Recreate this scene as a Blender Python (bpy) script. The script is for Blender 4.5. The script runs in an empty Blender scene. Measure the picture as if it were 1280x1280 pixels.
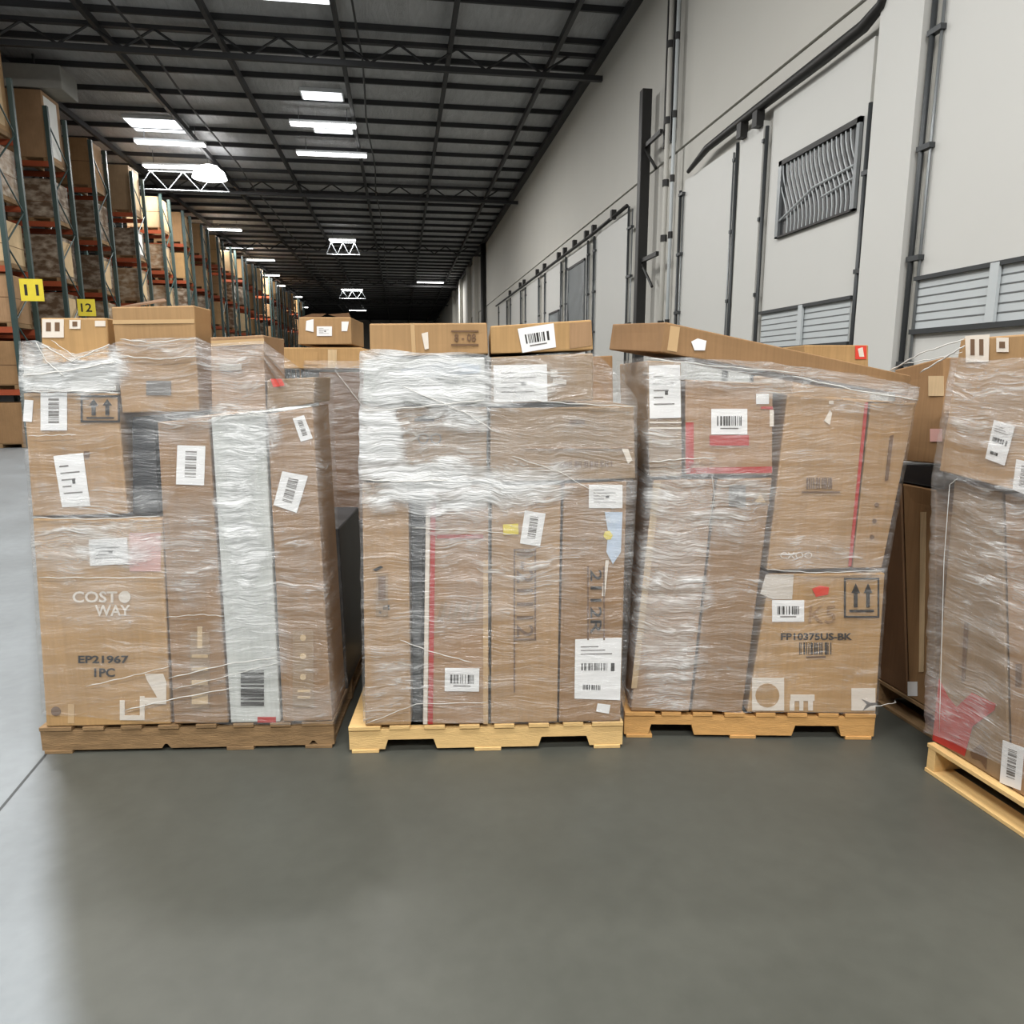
import bpy, bmesh, math, random
from mathutils import Vector, Matrix, noise

random.seed(7)
SC = bpy.context.scene
COL = SC.collection

# ------------------------------------------------------------------ camera
FPX = 916.0
PITCH, YAW, EYE = math.radians(10.5), math.radians(8.55), 1.65
CAM = Vector((0, 0, EYE))
FWD = Vector((math.sin(YAW) * math.cos(PITCH), math.cos(YAW) * math.cos(PITCH), -math.sin(PITCH)))
RGT = Vector((math.cos(YAW), -math.sin(YAW), 0))
UPV = RGT.cross(FWD)
cd = bpy.data.cameras.new('camera')
cam = bpy.data.objects.new('camera', cd)
COL.objects.link(cam)
cd.sensor_width = 36
cd.lens = FPX / 1280 * 36
cd.clip_end = 400
cam.matrix_world = Matrix((
    (RGT.x, UPV.x, -FWD.x, CAM.x), (RGT.y, UPV.y, -FWD.y, CAM.y),
    (RGT.z, UPV.z, -FWD.z, CAM.z), (0, 0, 0, 1)))
SC.camera = cam


def ray(u, v):
    return FWD * FPX + RGT * (u - 640) + UPV * (640 - v)


def on_ground(u, v, z=0.0):
    d = ray(u, v)
    return CAM + d * ((z - EYE) / d.z)


WX = 5.3            # the dock wall's face


def on_wall(u, v, X=WX):
    d = ray(u, v)
    p = CAM + d * (X / d.x)
    return p


# ------------------------------------------------------------------ materials
def lin(c):
    c = c / 255
    return c / 12.92 if c <= 0.04045 else ((c + 0.055) / 1.055) ** 2.4


def rgb(r, g, b):
    return (lin(r), lin(g), lin(b), 1)


def new_mat(name):
    m = bpy.data.materials.new(name)
    m.use_nodes = True
    nt = m.node_tree
    nt.nodes.clear()
    out = nt.nodes.new('ShaderNodeOutputMaterial')
    return m, nt, out


def N(nt, kind, **kw):
    n = nt.nodes.new(kind)
    for k, v in kw.items():
        if k.startswith('i_'):
            n.inputs[k[2:].replace('_', ' ')].default_value = v
        else:
            setattr(n, k, v)
    return n


def simple(name, c, rough=0.6, metal=0.0, vary=0.12, scale=6.0, bump=0.0, bscale=40, stretch=(1, 1, 1), spec=0.5):
    m, nt, out = new_mat(name)
    L = nt.links.new
    p = N(nt, 'ShaderNodeBsdfPrincipled')
    p.inputs['Roughness'].default_value = rough
    p.inputs['Metallic'].default_value = metal
    p.inputs['Specular IOR Level'].default_value = spec
    tc = N(nt, 'ShaderNodeTexCoord')
    mp = N(nt, 'ShaderNodeMapping')
    mp.inputs['Scale'].default_value = stretch
    L(tc.outputs['Object'], mp.inputs['Vector'])
    nz = N(nt, 'ShaderNodeTexNoise')
    nz.inputs['Scale'].default_value = scale
    nz.inputs['Detail'].default_value = 5
    L(mp.outputs[0], nz.inputs['Vector'])
    mx = N(nt, 'ShaderNodeMix', data_type='RGBA')
    mx.inputs[6].default_value = tuple(x * (1 - vary) for x in c[:3]) + (1,)
    mx.inputs[7].default_value = tuple(min(1, x * (1 + vary)) for x in c[:3]) + (1,)
    L(nz.outputs[0], mx.inputs[0])
    L(mx.outputs[2], p.inputs['Base Color'])
    if bump:
        n2 = N(nt, 'ShaderNodeTexNoise')
        n2.inputs['Scale'].default_value = bscale
        n2.inputs['Detail'].default_value = 4
        L(mp.outputs[0], n2.inputs['Vector'])
        b = N(nt, 'ShaderNodeBump')
        b.inputs['Strength'].default_value = bump
        b.inputs['Distance'].default_value = 0.01
        L(n2.outputs[0], b.inputs['Height'])
        L(b.outputs[0], p.inputs['Normal'])
    L(p.outputs[0], out.inputs[0])
    return m


def card_mat(name, c):
    """corrugated cardboard: fibre mottling, faint flutes and scuffs"""
    m, nt, out = new_mat(name)
    L = nt.links.new
    p = N(nt, 'ShaderNodeBsdfPrincipled')
    p.inputs['Roughness'].default_value = 0.78
    p.inputs['Specular IOR Level'].default_value = 0.25
    tc = N(nt, 'ShaderNodeTexCoord')
    oi = N(nt, 'ShaderNodeObjectInfo')
    add = N(nt, 'ShaderNodeVectorMath', operation='ADD')
    L(tc.outputs['Object'], add.inputs[0])
    sc_ = N(nt, 'ShaderNodeVectorMath', operation='SCALE')
    sc_.inputs[0].default_value = (13, 7, 5)
    L(oi.outputs['Random'], sc_.inputs['Scale'])
    L(sc_.outputs[0], add.inputs[1])
    n1 = N(nt, 'ShaderNodeTexNoise')
    n1.inputs['Scale'].default_value = 3.5
    n1.inputs['Detail'].default_value = 6
    n1.inputs['Roughness'].default_value = 0.6
    L(add.outputs[0], n1.inputs['Vector'])
    mp = N(nt, 'ShaderNodeMapping')
    mp.inputs['Scale'].default_value = (90, 4, 3)
    L(add.outputs[0], mp.inputs['Vector'])
    n2 = N(nt, 'ShaderNodeTexNoise')
    n2.inputs['Scale'].default_value = 1.0
    n2.inputs['Detail'].default_value = 3
    L(mp.outputs[0], n2.inputs['Vector'])
    m1 = N(nt, 'ShaderNodeMix', data_type='RGBA')
    m1.inputs[6].default_value = tuple(x * 0.72 for x in c[:3]) + (1,)
    m1.inputs[7].default_value = tuple(x * 1.22 for x in c[:3]) + (1,)
    L(n1.outputs[0], m1.inputs[0])
    m2 = N(nt, 'ShaderNodeMix', data_type='RGBA', blend_type='MULTIPLY')
    m2.inputs[0].default_value = 0.35
    rp = N(nt, 'ShaderNodeMapRange')
    rp.inputs[1].default_value = 0.3
    rp.inputs[2].default_value = 0.7
    rp.inputs[3].default_value = 0.7
    rp.inputs[4].default_value = 1.1
    L(n2.outputs[0], rp.inputs[0])
    L(m1.outputs[2], m2.inputs[6])
    L(rp.outputs[0], m2.inputs[7])
    L(m2.outputs[2], p.inputs['Base Color'])
    b = N(nt, 'ShaderNodeBump')
    b.inputs['Strength'].default_value = 0.25
    b.inputs['Distance'].default_value = 0.004
    L(n1.outputs[0], b.inputs['Height'])
    L(b.outputs[0], p.inputs['Normal'])
    L(p.outputs[0], out.inputs[0])
    return m


def emit_mat(name, c, s):
    m, nt, out = new_mat(name)
    e = N(nt, 'ShaderNodeEmission')
    e.inputs[0].default_value = c
    e.inputs[1].default_value = s
    nt.links.new(e.outputs[0], out.inputs[0])
    return m


def film_mat(name, gain=1.0):
    """clear stretch film; milky where it lies in many wrinkled layers"""
    m, nt, out = new_mat(name)
    L = nt.links.new
    uv = N(nt, 'ShaderNodeUVMap')
    at = N(nt, 'ShaderNodeAttribute', attribute_name='layers')

    wm = N(nt, 'ShaderNodeMapping')
    wm.inputs['Scale'].default_value = (3.5, 2.2, 1)
    L(uv.outputs[0], wm.inputs['Vector'])
    wn = N(nt, 'ShaderNodeTexNoise')
    wn.inputs['Scale'].default_value = 1.0
    wn.inputs['Detail'].default_value = 2
    L(wm.outputs[0], wn.inputs['Vector'])
    wsub = N(nt, 'ShaderNodeVectorMath', operation='SUBTRACT')
    L(wn.outputs['Color'], wsub.inputs[0])
    wsub.inputs[1].default_value = (.5, .5, .5)
    wmul = N(nt, 'ShaderNodeVectorMath', operation='MULTIPLY')
    L(wsub.outputs[0], wmul.inputs[0])
    wmul.inputs[1].default_value = (.22, .10, 0)
    warp = N(nt, 'ShaderNodeVectorMath', operation='ADD')
    L(uv.outputs[0], warp.inputs[0])
    L(wmul.outputs[0], warp.inputs[1])

    def nz(sx, sy, detail, dist, off=0.0):
        mp = N(nt, 'ShaderNodeMapping')
        mp.inputs['Scale'].default_value = (sx, sy, 1)
        mp.inputs['Location'].default_value = (off, off * 1.7, off)
        L(warp.outputs[0], mp.inputs['Vector'])
        n = N(nt, 'ShaderNodeTexNoise')
        n.inputs['Scale'].default_value = 1
        n.inputs['Detail'].default_value = detail
        n.inputs['Distortion'].default_value = dist
        n.inputs['Roughness'].default_value = 0.62
        L(mp.outputs[0], n.inputs['Vector'])
        return n

    def rng(sock, a, b, c, d):
        r = N(nt, 'ShaderNodeMapRange')
        for i, v in enumerate((a, b, c, d)):
            r.inputs[i + 1].default_value = v
        L(sock, r.inputs[0])
        return r.outputs[0]

    def mth(op, a, b):
        n = N(nt, 'ShaderNodeMath', operation=op)
        for i, v in enumerate((a, b)):
            if isinstance(v, (int, float)):
                n.inputs[i].default_value = v
            else:
                L(v, n.inputs[i])
        return n.outputs[0]
    fine = nz(6, 52, 6, 1.4)
    mid = nz(3.2, 17, 4, 1.6, 3.1)
    big = nz(3.0, 6.0, 4, 1.0, 7.7)
    s1 = rng(fine.outputs[0], 0.47, 0.70, 0, 1)
    s2 = rng(mid.outputs[0], 0.48, 0.68, 0, 1)
    s3 = rng(big.outputs[0], 0.38, 0.62, 0.12, 1.25)
    st = mth('ADD', mth('MULTIPLY', s1, 0.75), mth('MULTIPLY', s2, 0.55))
    st = mth('MULTIPLY', st, s3)
    hz = mth('MULTIPLY', at.outputs['Fac'], mth('ADD', mth('MULTIPLY', st, 0.80 * gain), 0.27 * gain))
    # thin stray folds everywhere
    calm = mth('MAXIMUM', mth('SUBTRACT', at.outputs['Fac'], 0.8), 0.0)
    hz = mth('MULTIPLY', hz, mth('SUBTRACT', 1.0, mth('MULTIPLY', calm, 0.45)))
    milk = mth('MULTIPLY', mth('MAXIMUM', mth('SUBTRACT', at.outputs['Fac'], 0.9), 0.0), 0.95)
    hz = mth('ADD', hz, mth('MULTIPLY', milk, rng(big.outputs[0], 0.40, 0.58, 0.15, 1.0)))
    hz = mth('ADD', hz, mth('MULTIPLY', mth('MULTIPLY', mth('POWER', s1, 2.0), rng(big.outputs[0], 0.48, 0.66, 0.05, 1.0)), 0.32))
    hz = mth('ADD', hz, 0.02)
    hzc = N(nt, 'ShaderNodeClamp')
    hzc.inputs[2].default_value = 0.88
    L(hz, hzc.inputs[0])
    b = N(nt, 'ShaderNodeBump')
    b.inputs['Strength'].default_value = 0.55
    b.inputs['Distance'].default_value = 0.02
    L(mth('ADD', fine.outputs[0], mth('MULTIPLY', mid.outputs[0], 1.6)), b.inputs['Height'])
    tr = N(nt, 'ShaderNodeBsdfTransparent')
    tr.inputs[0].default_value = (0.985, 0.985, 0.985, 1)
    gl = N(nt, 'ShaderNodeBsdfGlossy')
    gl.inputs['Roughness'].default_value = 0.22
    gl.inputs[0].default_value = (0.95, 0.97, 1, 1)
    L(b.outputs[0], gl.inputs['Normal'])
    df = N(nt, 'ShaderNodeBsdfDiffuse')
    df.inputs[0].default_value = (0.80, 0.815, 0.82, 1)
    L(b.outputs[0], df.inputs['Normal'])
    m1 = N(nt, 'ShaderNodeMixShader')
    m1.inputs[0].default_value = 0.075
    L(tr.outputs[0], m1.inputs[1])
    L(gl.outputs[0], m1.inputs[2])
    m2 = N(nt, 'ShaderNodeMixShader')
    L(hzc.outputs[0], m2.inputs[0])
    L(m1.outputs[0], m2.inputs[1])
    L(df.outputs[0], m2.inputs[2])
    L(m2.outputs[0], out.inputs[0])
    return m


M = dict(
    tan=card_mat('card_tan', rgb(172, 138, 98)),
    gold=card_mat('card_gold', rgb(182, 146, 100)),
    brown=card_mat('card_brown', rgb(152, 119, 84)),
    rose=card_mat('card_rose', rgb(166, 133, 100)),
    dull=card_mat('card_dull', rgb(152, 127, 98)),
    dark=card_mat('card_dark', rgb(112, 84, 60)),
    pale=card_mat('card_pale', rgb(206, 180, 142)),
    white=card_mat('card_white', rgb(205, 208, 204)),
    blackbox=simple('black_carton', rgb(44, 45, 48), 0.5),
    paper=simple('label_paper', rgb(238, 238, 238), 0.6, vary=0.03),
    bluepaper=simple('blue_white_paper', rgb(190, 206, 226), 0.6, vary=0.2, scale=20),
    pinkpaper=simple('pink_print', rgb(214, 168, 160), 0.7, vary=0.1),
    greypaper=simple('grey_print', rgb(206, 198, 188), 0.7, vary=0.05),
    ink=simple('black_ink', rgb(38, 34, 32), 0.7),
    greyink=simple('grey_ink', rgb(112, 108, 104), 0.7, vary=0.25, scale=60),
    brownink=simple('brown_ink', rgb(110, 84, 62), 0.8),
    whiteink=simple('white_ink', rgb(225, 215, 202), 0.7, vary=0.05),
    redink=simple('red_ink', rgb(178, 52, 46), 0.6),
    redsticker=simple('red_sticker', rgb(222, 66, 48), 0.5),
    yellow=simple('yellow_sticker', rgb(226, 206, 60), 0.5),
    tape=simple('tan_tape', rgb(196, 164, 122), 0.3, vary=0.06),
    wood_new=simple('new_pine', rgb(224, 188, 128), 0.7, vary=0.22, scale=9, bump=0.3, stretch=(1, 6, 6)),
    wood_mid=simple('orange_pine', rgb(206, 158, 96), 0.7, vary=0.3, scale=9, bump=0.3, stretch=(1, 6, 6)),
    wood_old=simple('old_wood', rgb(140, 112, 78), 0.8, vary=0.6, scale=9, bump=0.4, stretch=(1, 6, 6)),
    wall=simple('painted_concrete', rgb(202, 200, 193), 0.75, vary=0.03, scale=1.2, bump=0.05),
    door=simple('door_paint', rgb(208, 208, 204), 0.5, vary=0.02, scale=1.5),
    slat=simple('slat_paint', rgb(196, 202, 204), 0.45, vary=0.04),
    steel=simple('galvanised_steel', rgb(128, 132, 134), 0.4, metal=0.5),
    blacksteel=simple('black_steel', rgb(30, 29, 28), 0.5),
    darksteel=simple('dark_roof_steel', rgb(50, 50, 52), 0.5),
    rail=simple('grey_rail', rgb(66, 69, 71), 0.45, metal=0.3),
    green=simple('rack_green', rgb(54, 72, 70), 0.45),
    orange=simple('rack_orange', rgb(154, 72, 42), 0.45),
    lampwhite=simple('lamp_housing', rgb(225, 228, 230), 0.4),
    meshback=simple('window_dark', rgb(42, 43, 45), 0.35),
    greypanel=simple('grey_duct', rgb(150, 148, 142), 0.6),
    lamp=emit_mat('lamp_glow', (1, 0.99, 0.97, 1), 14.0),
    sky=emit_mat('skylight_glow', (0.93, 0.97, 1, 1), 6.0),
    film=film_mat('stretch_film'),
    strand=simple('film_rope', rgb(205, 204, 200), 0.35, vary=0.05),
    foam=simple('white_foam', rgb(232, 232, 228), 0.5, vary=0.06, bump=0.4, bscale=12),
)


def floor_mat():
    m, nt, out = new_mat('sealed_concrete')
    L = nt.links.new
    p = N(nt, 'ShaderNodeBsdfPrincipled')
    tc = N(nt, 'ShaderNodeTexCoord')
    n1 = N(nt, 'ShaderNodeTexNoise')
    n1.inputs['Scale'].default_value = 1.1
    n1.inputs['Detail'].default_value = 7
    n1.inputs['Roughness'].default_value = 0.6
    L(tc.outputs['Object'], n1.inputs['Vector'])
    n2 = N(nt, 'ShaderNodeTexNoise')
    n2.inputs['Scale'].default_value = 14
    n2.inputs['Detail'].default_value = 5
    L(tc.outputs['Object'], n2.inputs['Vector'])
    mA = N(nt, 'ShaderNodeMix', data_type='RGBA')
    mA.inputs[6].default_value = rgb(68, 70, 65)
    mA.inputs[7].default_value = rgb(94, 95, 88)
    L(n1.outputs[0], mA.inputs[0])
    mB = N(nt, 'ShaderNodeMix', data_type='RGBA')     # aisle side: brighter light painted in as a lighter tone
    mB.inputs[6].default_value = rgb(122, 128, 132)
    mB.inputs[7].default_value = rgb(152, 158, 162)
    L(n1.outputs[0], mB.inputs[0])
    # soft edge of the shade painted into the floor tone, beside the pallets
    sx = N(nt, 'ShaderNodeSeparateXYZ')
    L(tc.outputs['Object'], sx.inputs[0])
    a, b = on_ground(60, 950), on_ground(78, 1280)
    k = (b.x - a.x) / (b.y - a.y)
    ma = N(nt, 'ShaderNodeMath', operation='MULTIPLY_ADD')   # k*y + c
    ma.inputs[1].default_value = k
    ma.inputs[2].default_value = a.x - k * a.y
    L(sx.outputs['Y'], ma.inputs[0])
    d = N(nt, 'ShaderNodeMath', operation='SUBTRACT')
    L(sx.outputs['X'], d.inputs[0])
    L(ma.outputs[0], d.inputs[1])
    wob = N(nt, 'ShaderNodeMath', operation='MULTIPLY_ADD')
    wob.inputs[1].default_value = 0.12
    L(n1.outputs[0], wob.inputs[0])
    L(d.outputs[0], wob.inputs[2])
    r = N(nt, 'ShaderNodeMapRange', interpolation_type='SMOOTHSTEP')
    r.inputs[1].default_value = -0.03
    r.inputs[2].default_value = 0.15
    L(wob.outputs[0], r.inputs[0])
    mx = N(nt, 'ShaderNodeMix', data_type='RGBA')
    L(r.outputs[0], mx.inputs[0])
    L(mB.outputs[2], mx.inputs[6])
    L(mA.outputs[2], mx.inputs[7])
    mm = N(nt, 'ShaderNodeMix', data_type='RGBA', blend_type='MULTIPLY')
    mm.inputs[0].default_value = 0.25
    L(mx.outputs[2], mm.inputs[6])
    L(n2.outputs[0], mm.inputs[7])
    L(mm.outputs[2], p.inputs['Base Color'])
    rr = N(nt, 'ShaderNodeMapRange')
    rr.inputs[3].default_value = 0.32
    rr.inputs[4].default_value = 0.55
    L(n1.outputs[0], rr.inputs[0])
    L(rr.outputs[0], p.inputs['Roughness'])
    p.inputs['Specular IOR Level'].default_value = 0.4
    bp = N(nt, 'ShaderNodeBump')
    bp.inputs['Strength'].default_value = 0.06
    bp.inputs['Distance'].default_value = 0.01
    L(n2.outputs[0], bp.inputs['Height'])
    L(bp.outputs[0], p.inputs['Normal'])
    L(p.outputs[0], out.inputs[0])
    return m


def ceil_mat():
    """crinkled foil-faced roof insulation between the purlins"""
    m, nt, out = new_mat('roof_insulation')
    L = nt.links.new
    p = N(nt, 'ShaderNodeBsdfPrincipled')
    tc = N(nt, 'ShaderNodeTexCoord')
    mp = N(nt, 'ShaderNodeMapping')
    mp.inputs['Scale'].default_value = (3.2, 0.7, 1)
    L(tc.outputs['Object'], mp.inputs['Vector'])
    n1 = N(nt, 'ShaderNodeTexNoise')
    n1.inputs['Scale'].default_value = 1.3
    n1.inputs['Detail'].default_value = 8
    n1.inputs['Roughness'].default_value = 0.7
    n1.inputs['Distortion'].default_value = 0.9
    L(mp.outputs[0], n1.inputs['Vector'])
    n2 = N(nt, 'ShaderNodeTexNoise')
    n2.inputs['Scale'].default_value = 0.22
    n2.inputs['Detail'].default_value = 3
    L(tc.outputs['Object'], n2.inputs['Vector'])
    mA = N(nt, 'ShaderNodeMix', data_type='RGBA')
    mA.inputs[6].default_value = rgb(150, 151, 154)
    mA.inputs[7].default_value = rgb(236, 237, 240)
    L(n1.outputs[0], mA.inputs[0])
    mB = N(nt, 'ShaderNodeMix', data_type='RGBA', blend_type='MULTIPLY')
    mB.inputs[0].default_value = 0.3
    L(mA.outputs[2], mB.inputs[6])
    L(n2.outputs[0], mB.inputs[7])
    L(mB.outputs[2], p.inputs['Base Color'])
    p.inputs['Roughness'].default_value = 0.4
    b = N(nt, 'ShaderNodeBump')
    b.inputs['Strength'].default_value = 0.8
    b.inputs['Distance'].default_value = 0.06
    L(n1.outputs[0], b.inputs['Height'])
    L(b.outputs[0], p.inputs['Normal'])
    L(p.outputs[0], out.inputs[0])
    return m




def wrapped_mat(name, a, b):
    """film-wrapped mixed cartons on the racks: brown with pale torn patches"""
    m, nt, out = new_mat(name)
    L = nt.links.new
    p = N(nt, 'ShaderNodeBsdfPrincipled')
    p.inputs['Roughness'].default_value = 0.42
    tc = N(nt, 'ShaderNodeTexCoord')
    oi = N(nt, 'ShaderNodeObjectInfo')
    sc_ = N(nt, 'ShaderNodeVectorMath', operation='SCALE')
    sc_.inputs[0].default_value = (31, 17, 11)
    L(oi.outputs['Random'], sc_.inputs['Scale'])
    ad = N(nt, 'ShaderNodeVectorMath', operation='ADD')
    L(tc.outputs['Object'], ad.inputs[0])
    L(sc_.outputs[0], ad.inputs[1])
    mp = N(nt, 'ShaderNodeMapping')
    mp.inputs['Scale'].default_value = (4, 4, 8)
    L(ad.outputs[0], mp.inputs['Vector'])
    n = N(nt, 'ShaderNodeTexNoise')
    n.inputs['Scale'].default_value = 1
    n.inputs['Detail'].default_value = 4
    L(mp.outputs[0], n.inputs['Vector'])
    r = N(nt, 'ShaderNodeMapRange')
    r.inputs[1].default_value = .42
    r.inputs[2].default_value = .72
    L(n.outputs[0], r.inputs[0])
    mx = N(nt, 'ShaderNodeMix', data_type='RGBA')
    mx.inputs[6].default_value = a
    mx.inputs[7].default_value = b
    L(r.outputs[0], mx.inputs[0])
    L(mx.outputs[2], p.inputs['Base Color'])
    bp = N(nt, 'ShaderNodeBump')
    bp.inputs['Strength'].default_value = .6
    bp.inputs['Distance'].default_value = .03
    L(n.outputs[0], bp.inputs['Height'])
    L(bp.outputs[0], p.inputs['Normal'])
    L(p.outputs[0], out.inputs[0])
    return m


M['wrapped'] = wrapped_mat('wrapped_load', rgb(96, 76, 58), rgb(176, 164, 148))
M['wrappedtan'] = wrapped_mat('wrapped_tan_load', rgb(138, 110, 80), rgb(190, 176, 156))
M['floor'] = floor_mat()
M['ceiling'] = ceil_mat()


# ------------------------------------------------------------------ object helpers
def link(name, verts, faces, mat, parent=None, smooth=False):
    me = bpy.data.meshes.new(name)
    me.from_pydata([tuple(v) for v in verts], [], faces)
    me.update()
    bm = bmesh.new()
    bm.from_mesh(me)
    bmesh.ops.recalc_face_normals(bm, faces=bm.faces)
    bm.to_mesh(me)
    bm.free()
    me.materials.append(mat)
    if smooth:
        for p in me.polygons:
            p.use_smooth = True
    o = bpy.data.objects.new(name, me)
    COL.objects.link(o)
    if parent is not None:
        o.parent = parent
    return o


def empty(name, loc, rz=0.0):
    o = bpy.data.objects.new(name, None)
    o.empty_display_size = 0.1
    COL.objects.link(o)
    o.location = loc
    o.rotation_euler = (0, 0, rz)
    return o


def tag(o, label, cat, group=None):
    o['label'] = label
    o['category'] = cat
    if group:
        o['group'] = group
    return o


def struct(o):
    o['kind'] = 'structure'
    return o


def boxvf(lo, hi):
    x0, y0, z0 = lo
    x1, y1, z1 = hi
    v = [(x0, y0, z0), (x1, y0, z0), (x1, y1, z0), (x0, y1, z0), (x0, y0, z1), (x1, y0, z1), (x1, y1, z1), (x0, y1, z1)]
    f = [(0, 3, 2, 1), (4, 5, 6, 7), (0, 1, 5, 4), (1, 2, 6, 5), (2, 3, 7, 6), (3, 0, 4, 7)]
    return v, f


def cuboid(name, lo, hi, mat, parent=None, bevel=0.0):
    v, f = boxvf(lo, hi)
    o = link(name, v, f, mat, parent)
    if bevel:
        bm = bmesh.new()
        bm.from_mesh(o.data)
        bmesh.ops.bevel(bm, geom=bm.edges[:], offset=bevel, segments=2, affect='EDGES', profile=0.5)
        bm.to_mesh(o.data)
        bm.free()
    return o


class MB:
    """collects pieces of ONE part"""
    def __init__(self):
        self.v, self.f = [], []

    def box(self, lo, hi):
        v, f = boxvf(lo, hi)
        b = len(self.v)
        self.v += v
        self.f += [tuple(i + b for i in q) for q in f]
        return self

    def tube(self, pts, r, n=8, closed=True):
        pts = [Vector(p) for p in pts]
        b = len(self.v)
        for i, p in enumerate(pts):
            t = (pts[min(i + 1, len(pts) - 1)] - pts[max(i - 1, 0)]).normalized()
            a = Vector((0, 0, 1)) if abs(t.z) < 0.9 else Vector((1, 0, 0))
            s = t.cross(a).normalized()
            w = s.cross(t)
            rr = r[i] if isinstance(r, (list, tuple)) else r
            for k in range(n):
                q = 2 * math.pi * k / n
                self.v.append(p + s * (math.cos(q) * rr) + w * (math.sin(q) * rr))
        for i in range(len(pts) - 1):
            for k in range(n):
                k2 = (k + 1) % n
                self.f.append((b + i * n + k, b + i * n + k2, b + (i + 1) * n + k2, b + (i + 1) * n + k))
        self.f.append(tuple(b + k for k in range(n)))
        self.f.append(tuple(b + (len(pts) - 1) * n + k for k in range(n)))
        return self

    def build(self, name, mat, parent=None, smooth=False):
        return link(name, self.v, self.f, mat, parent, smooth)


class Frame:
    """an upright plane standing on the floor: local x along it, y away behind it, z up"""
    def __init__(self, P0, ang):
        self.P = Vector((P0[0], P0[1], 0))
        self.a = math.radians(ang)
        self.x = Vector((math.cos(self.a), math.sin(self.a), 0))
        self.y = Vector((-math.sin(self.a), math.cos(self.a), 0))

    def pt(self, u, v, off=0.0):
        d = ray(u, v)
        o = self.P + self.y * off
        t = (o - CAM).dot(self.y) / d.dot(self.y)
        w = CAM + d * t - self.P
        return Vector((w.dot(self.x), w.dot(self.y), w.z))

    def world(self, l):
        return self.P + self.x * l[0] + self.y * l[1] + Vector((0, 0, l[2]))


def bil(q, s, t):
    """q = TL, TR, BR, BL; s to the right, t downward"""
    return (q[0] * (1 - s) + q[1] * s) * (1 - t) + (q[3] * (1 - s) + q[2] * s) * t


class Carton:
    pass


DECK = 0.128


def carton(fr, quad, depth, mat, label, off=0.0, zb=None, zt=None, name='cardboard_box', cat='cardboard box', group=None,
           amp=0.005, dvec=None, shrink=0.0015, open_top=False, seg=None):
    q = [fr.pt(u, v, off) for u, v in quad]
    if zb is not None:
        q[2].z = q[3].z = zb
    if zt is not None:
        q[0].z = q[1].z = zt
    c = (q[0] + q[1] + q[2] + q[3]) / 4
    for i in range(4):
        d = c - q[i]
        q[i] = q[i] + Vector((math.copysign(shrink, d.x), 0, math.copysign(shrink, d.z)))
    dv = Vector(dvec) if dvec else Vector((0, depth, 0))
    o = (q[2] + q[3]) / 2
    o = Vector((o.x, o.y, min(q[2].z, q[3].z)))
    seed = random.random() * 50
    W = (q[1] - q[0]).length
    Hh = (q[0] - q[3]).length
    Dp = dv.length

    def par(L):
        e = min(0.006 / L, 0.2)
        n = seg or max(3, min(14, int(L / 0.06)))
        return [0, e] + [e + (1 - 2 * e) * i / n for i in range(1, n)] + [1 - e, 1]
    A, B, Cc = par(W), par(Hh), par(Dp)
    idx, V, Fc = {}, [], []
    cen = bil(q, 0.5, 0.5) + dv * 0.5

    def P(i, j, k):
        key = (i, j, k)
        if key in idx:
            return idx[key]
        a, b, d = A[i], B[j], Cc[k]
        p = bil(q, a, b) + dv * d
        ex = [a in (0, 1), b in (0, 1), d in (0, 1)]
        if sum(ex) >= 2:
            r = 0.0022
            s = Vector((0, 0, 0))
            if ex[0]:
                s.x += r if a == 0 else -r
            if ex[1]:
                s.z += -r if b == 0 else r
            if ex[2]:
                s.y += r if d == 0 else -r
            p = p + s
        else:
            w = min(1, 12 * min(a, 1 - a) + (1 if ex[0] else 0)) * min(1, 12 * min(b, 1 - b) + (1 if ex[1] else 0)) * min(1, 12 * min(d, 1 - d) + (1 if ex[2] else 0))
            h = (noise.noise(Vector((p.x * 4 + seed, p.y * 4, p.z * 4))) * 0.5 + 0.5) * amp * max(0, w)
            if ex[2]:
                p.y += h if d == 0 else -h
            elif ex[0]:
                p.x += h if a == 0 else -h
            else:
                p.z += -h if b == 0 else h
        idx[key] = len(V)
        V.append(p - o)
        return idx[key]
    na, nb, nc = len(A) - 1, len(B) - 1, len(Cc) - 1
    for i in range(na):
        for j in range(nb):
            for k in (0, nc):
                Fc.append((P(i, j, k), P(i + 1, j, k), P(i + 1, j + 1, k), P(i, j + 1, k)))
    for i in range(na):
        for k in range(nc):
            for j in (0, nb):
                if j == 0 and open_top and 0 < i < na - 1 and 0 < k < nc - 1:
                    continue
                Fc.append((P(i, j, k), P(i + 1, j, k), P(i + 1, j, k + 1), P(i, j, k + 1)))
    for j in range(nb):
        for k in range(nc):
            for i in (0, na):
                Fc.append((P(i, j, k), P(i, j + 1, k), P(i, j + 1, k + 1), P(i, j, k + 1)))
    ob = link(name, V, Fc, M[mat])
    ob.location = fr.world(o)
    ob.rotation_euler = (0, 0, fr.a)
    tag(ob, label, cat, group)
    r = Carton()
    r.ob, r.fr, r.o, r.off, r.q, r.dv = ob, fr, o, off, q, dv
    return r


def slab(bx, quads, mat, name, parent=None, off=0.002, th=0.0015, label=None):
    """thin flat pieces (paper, print) lying on a box's front; quads in metres, ONE part"""
    v, f = [], []
    for q in quads:
        b = len(v)
        n = len(q)
        for p in q:
            v.append(Vector((p.x, p.y - off, p.z)) - bx.o)
        for p in q:
            v.append(Vector((p.x, p.y - off + th, p.z)) - bx.o)
        f.append(tuple(b + i for i in range(n)))
        f.append(tuple(b + n + i for i in reversed(range(n))))
        for i in range(n):
            j = (i + 1) % n
            f.append((b + i, b + j, b + n + j, b + n + i))
    o = link(name, v, f, M[mat], parent or bx.ob)
    if label:
        o['label'] = label
    return o


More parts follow.
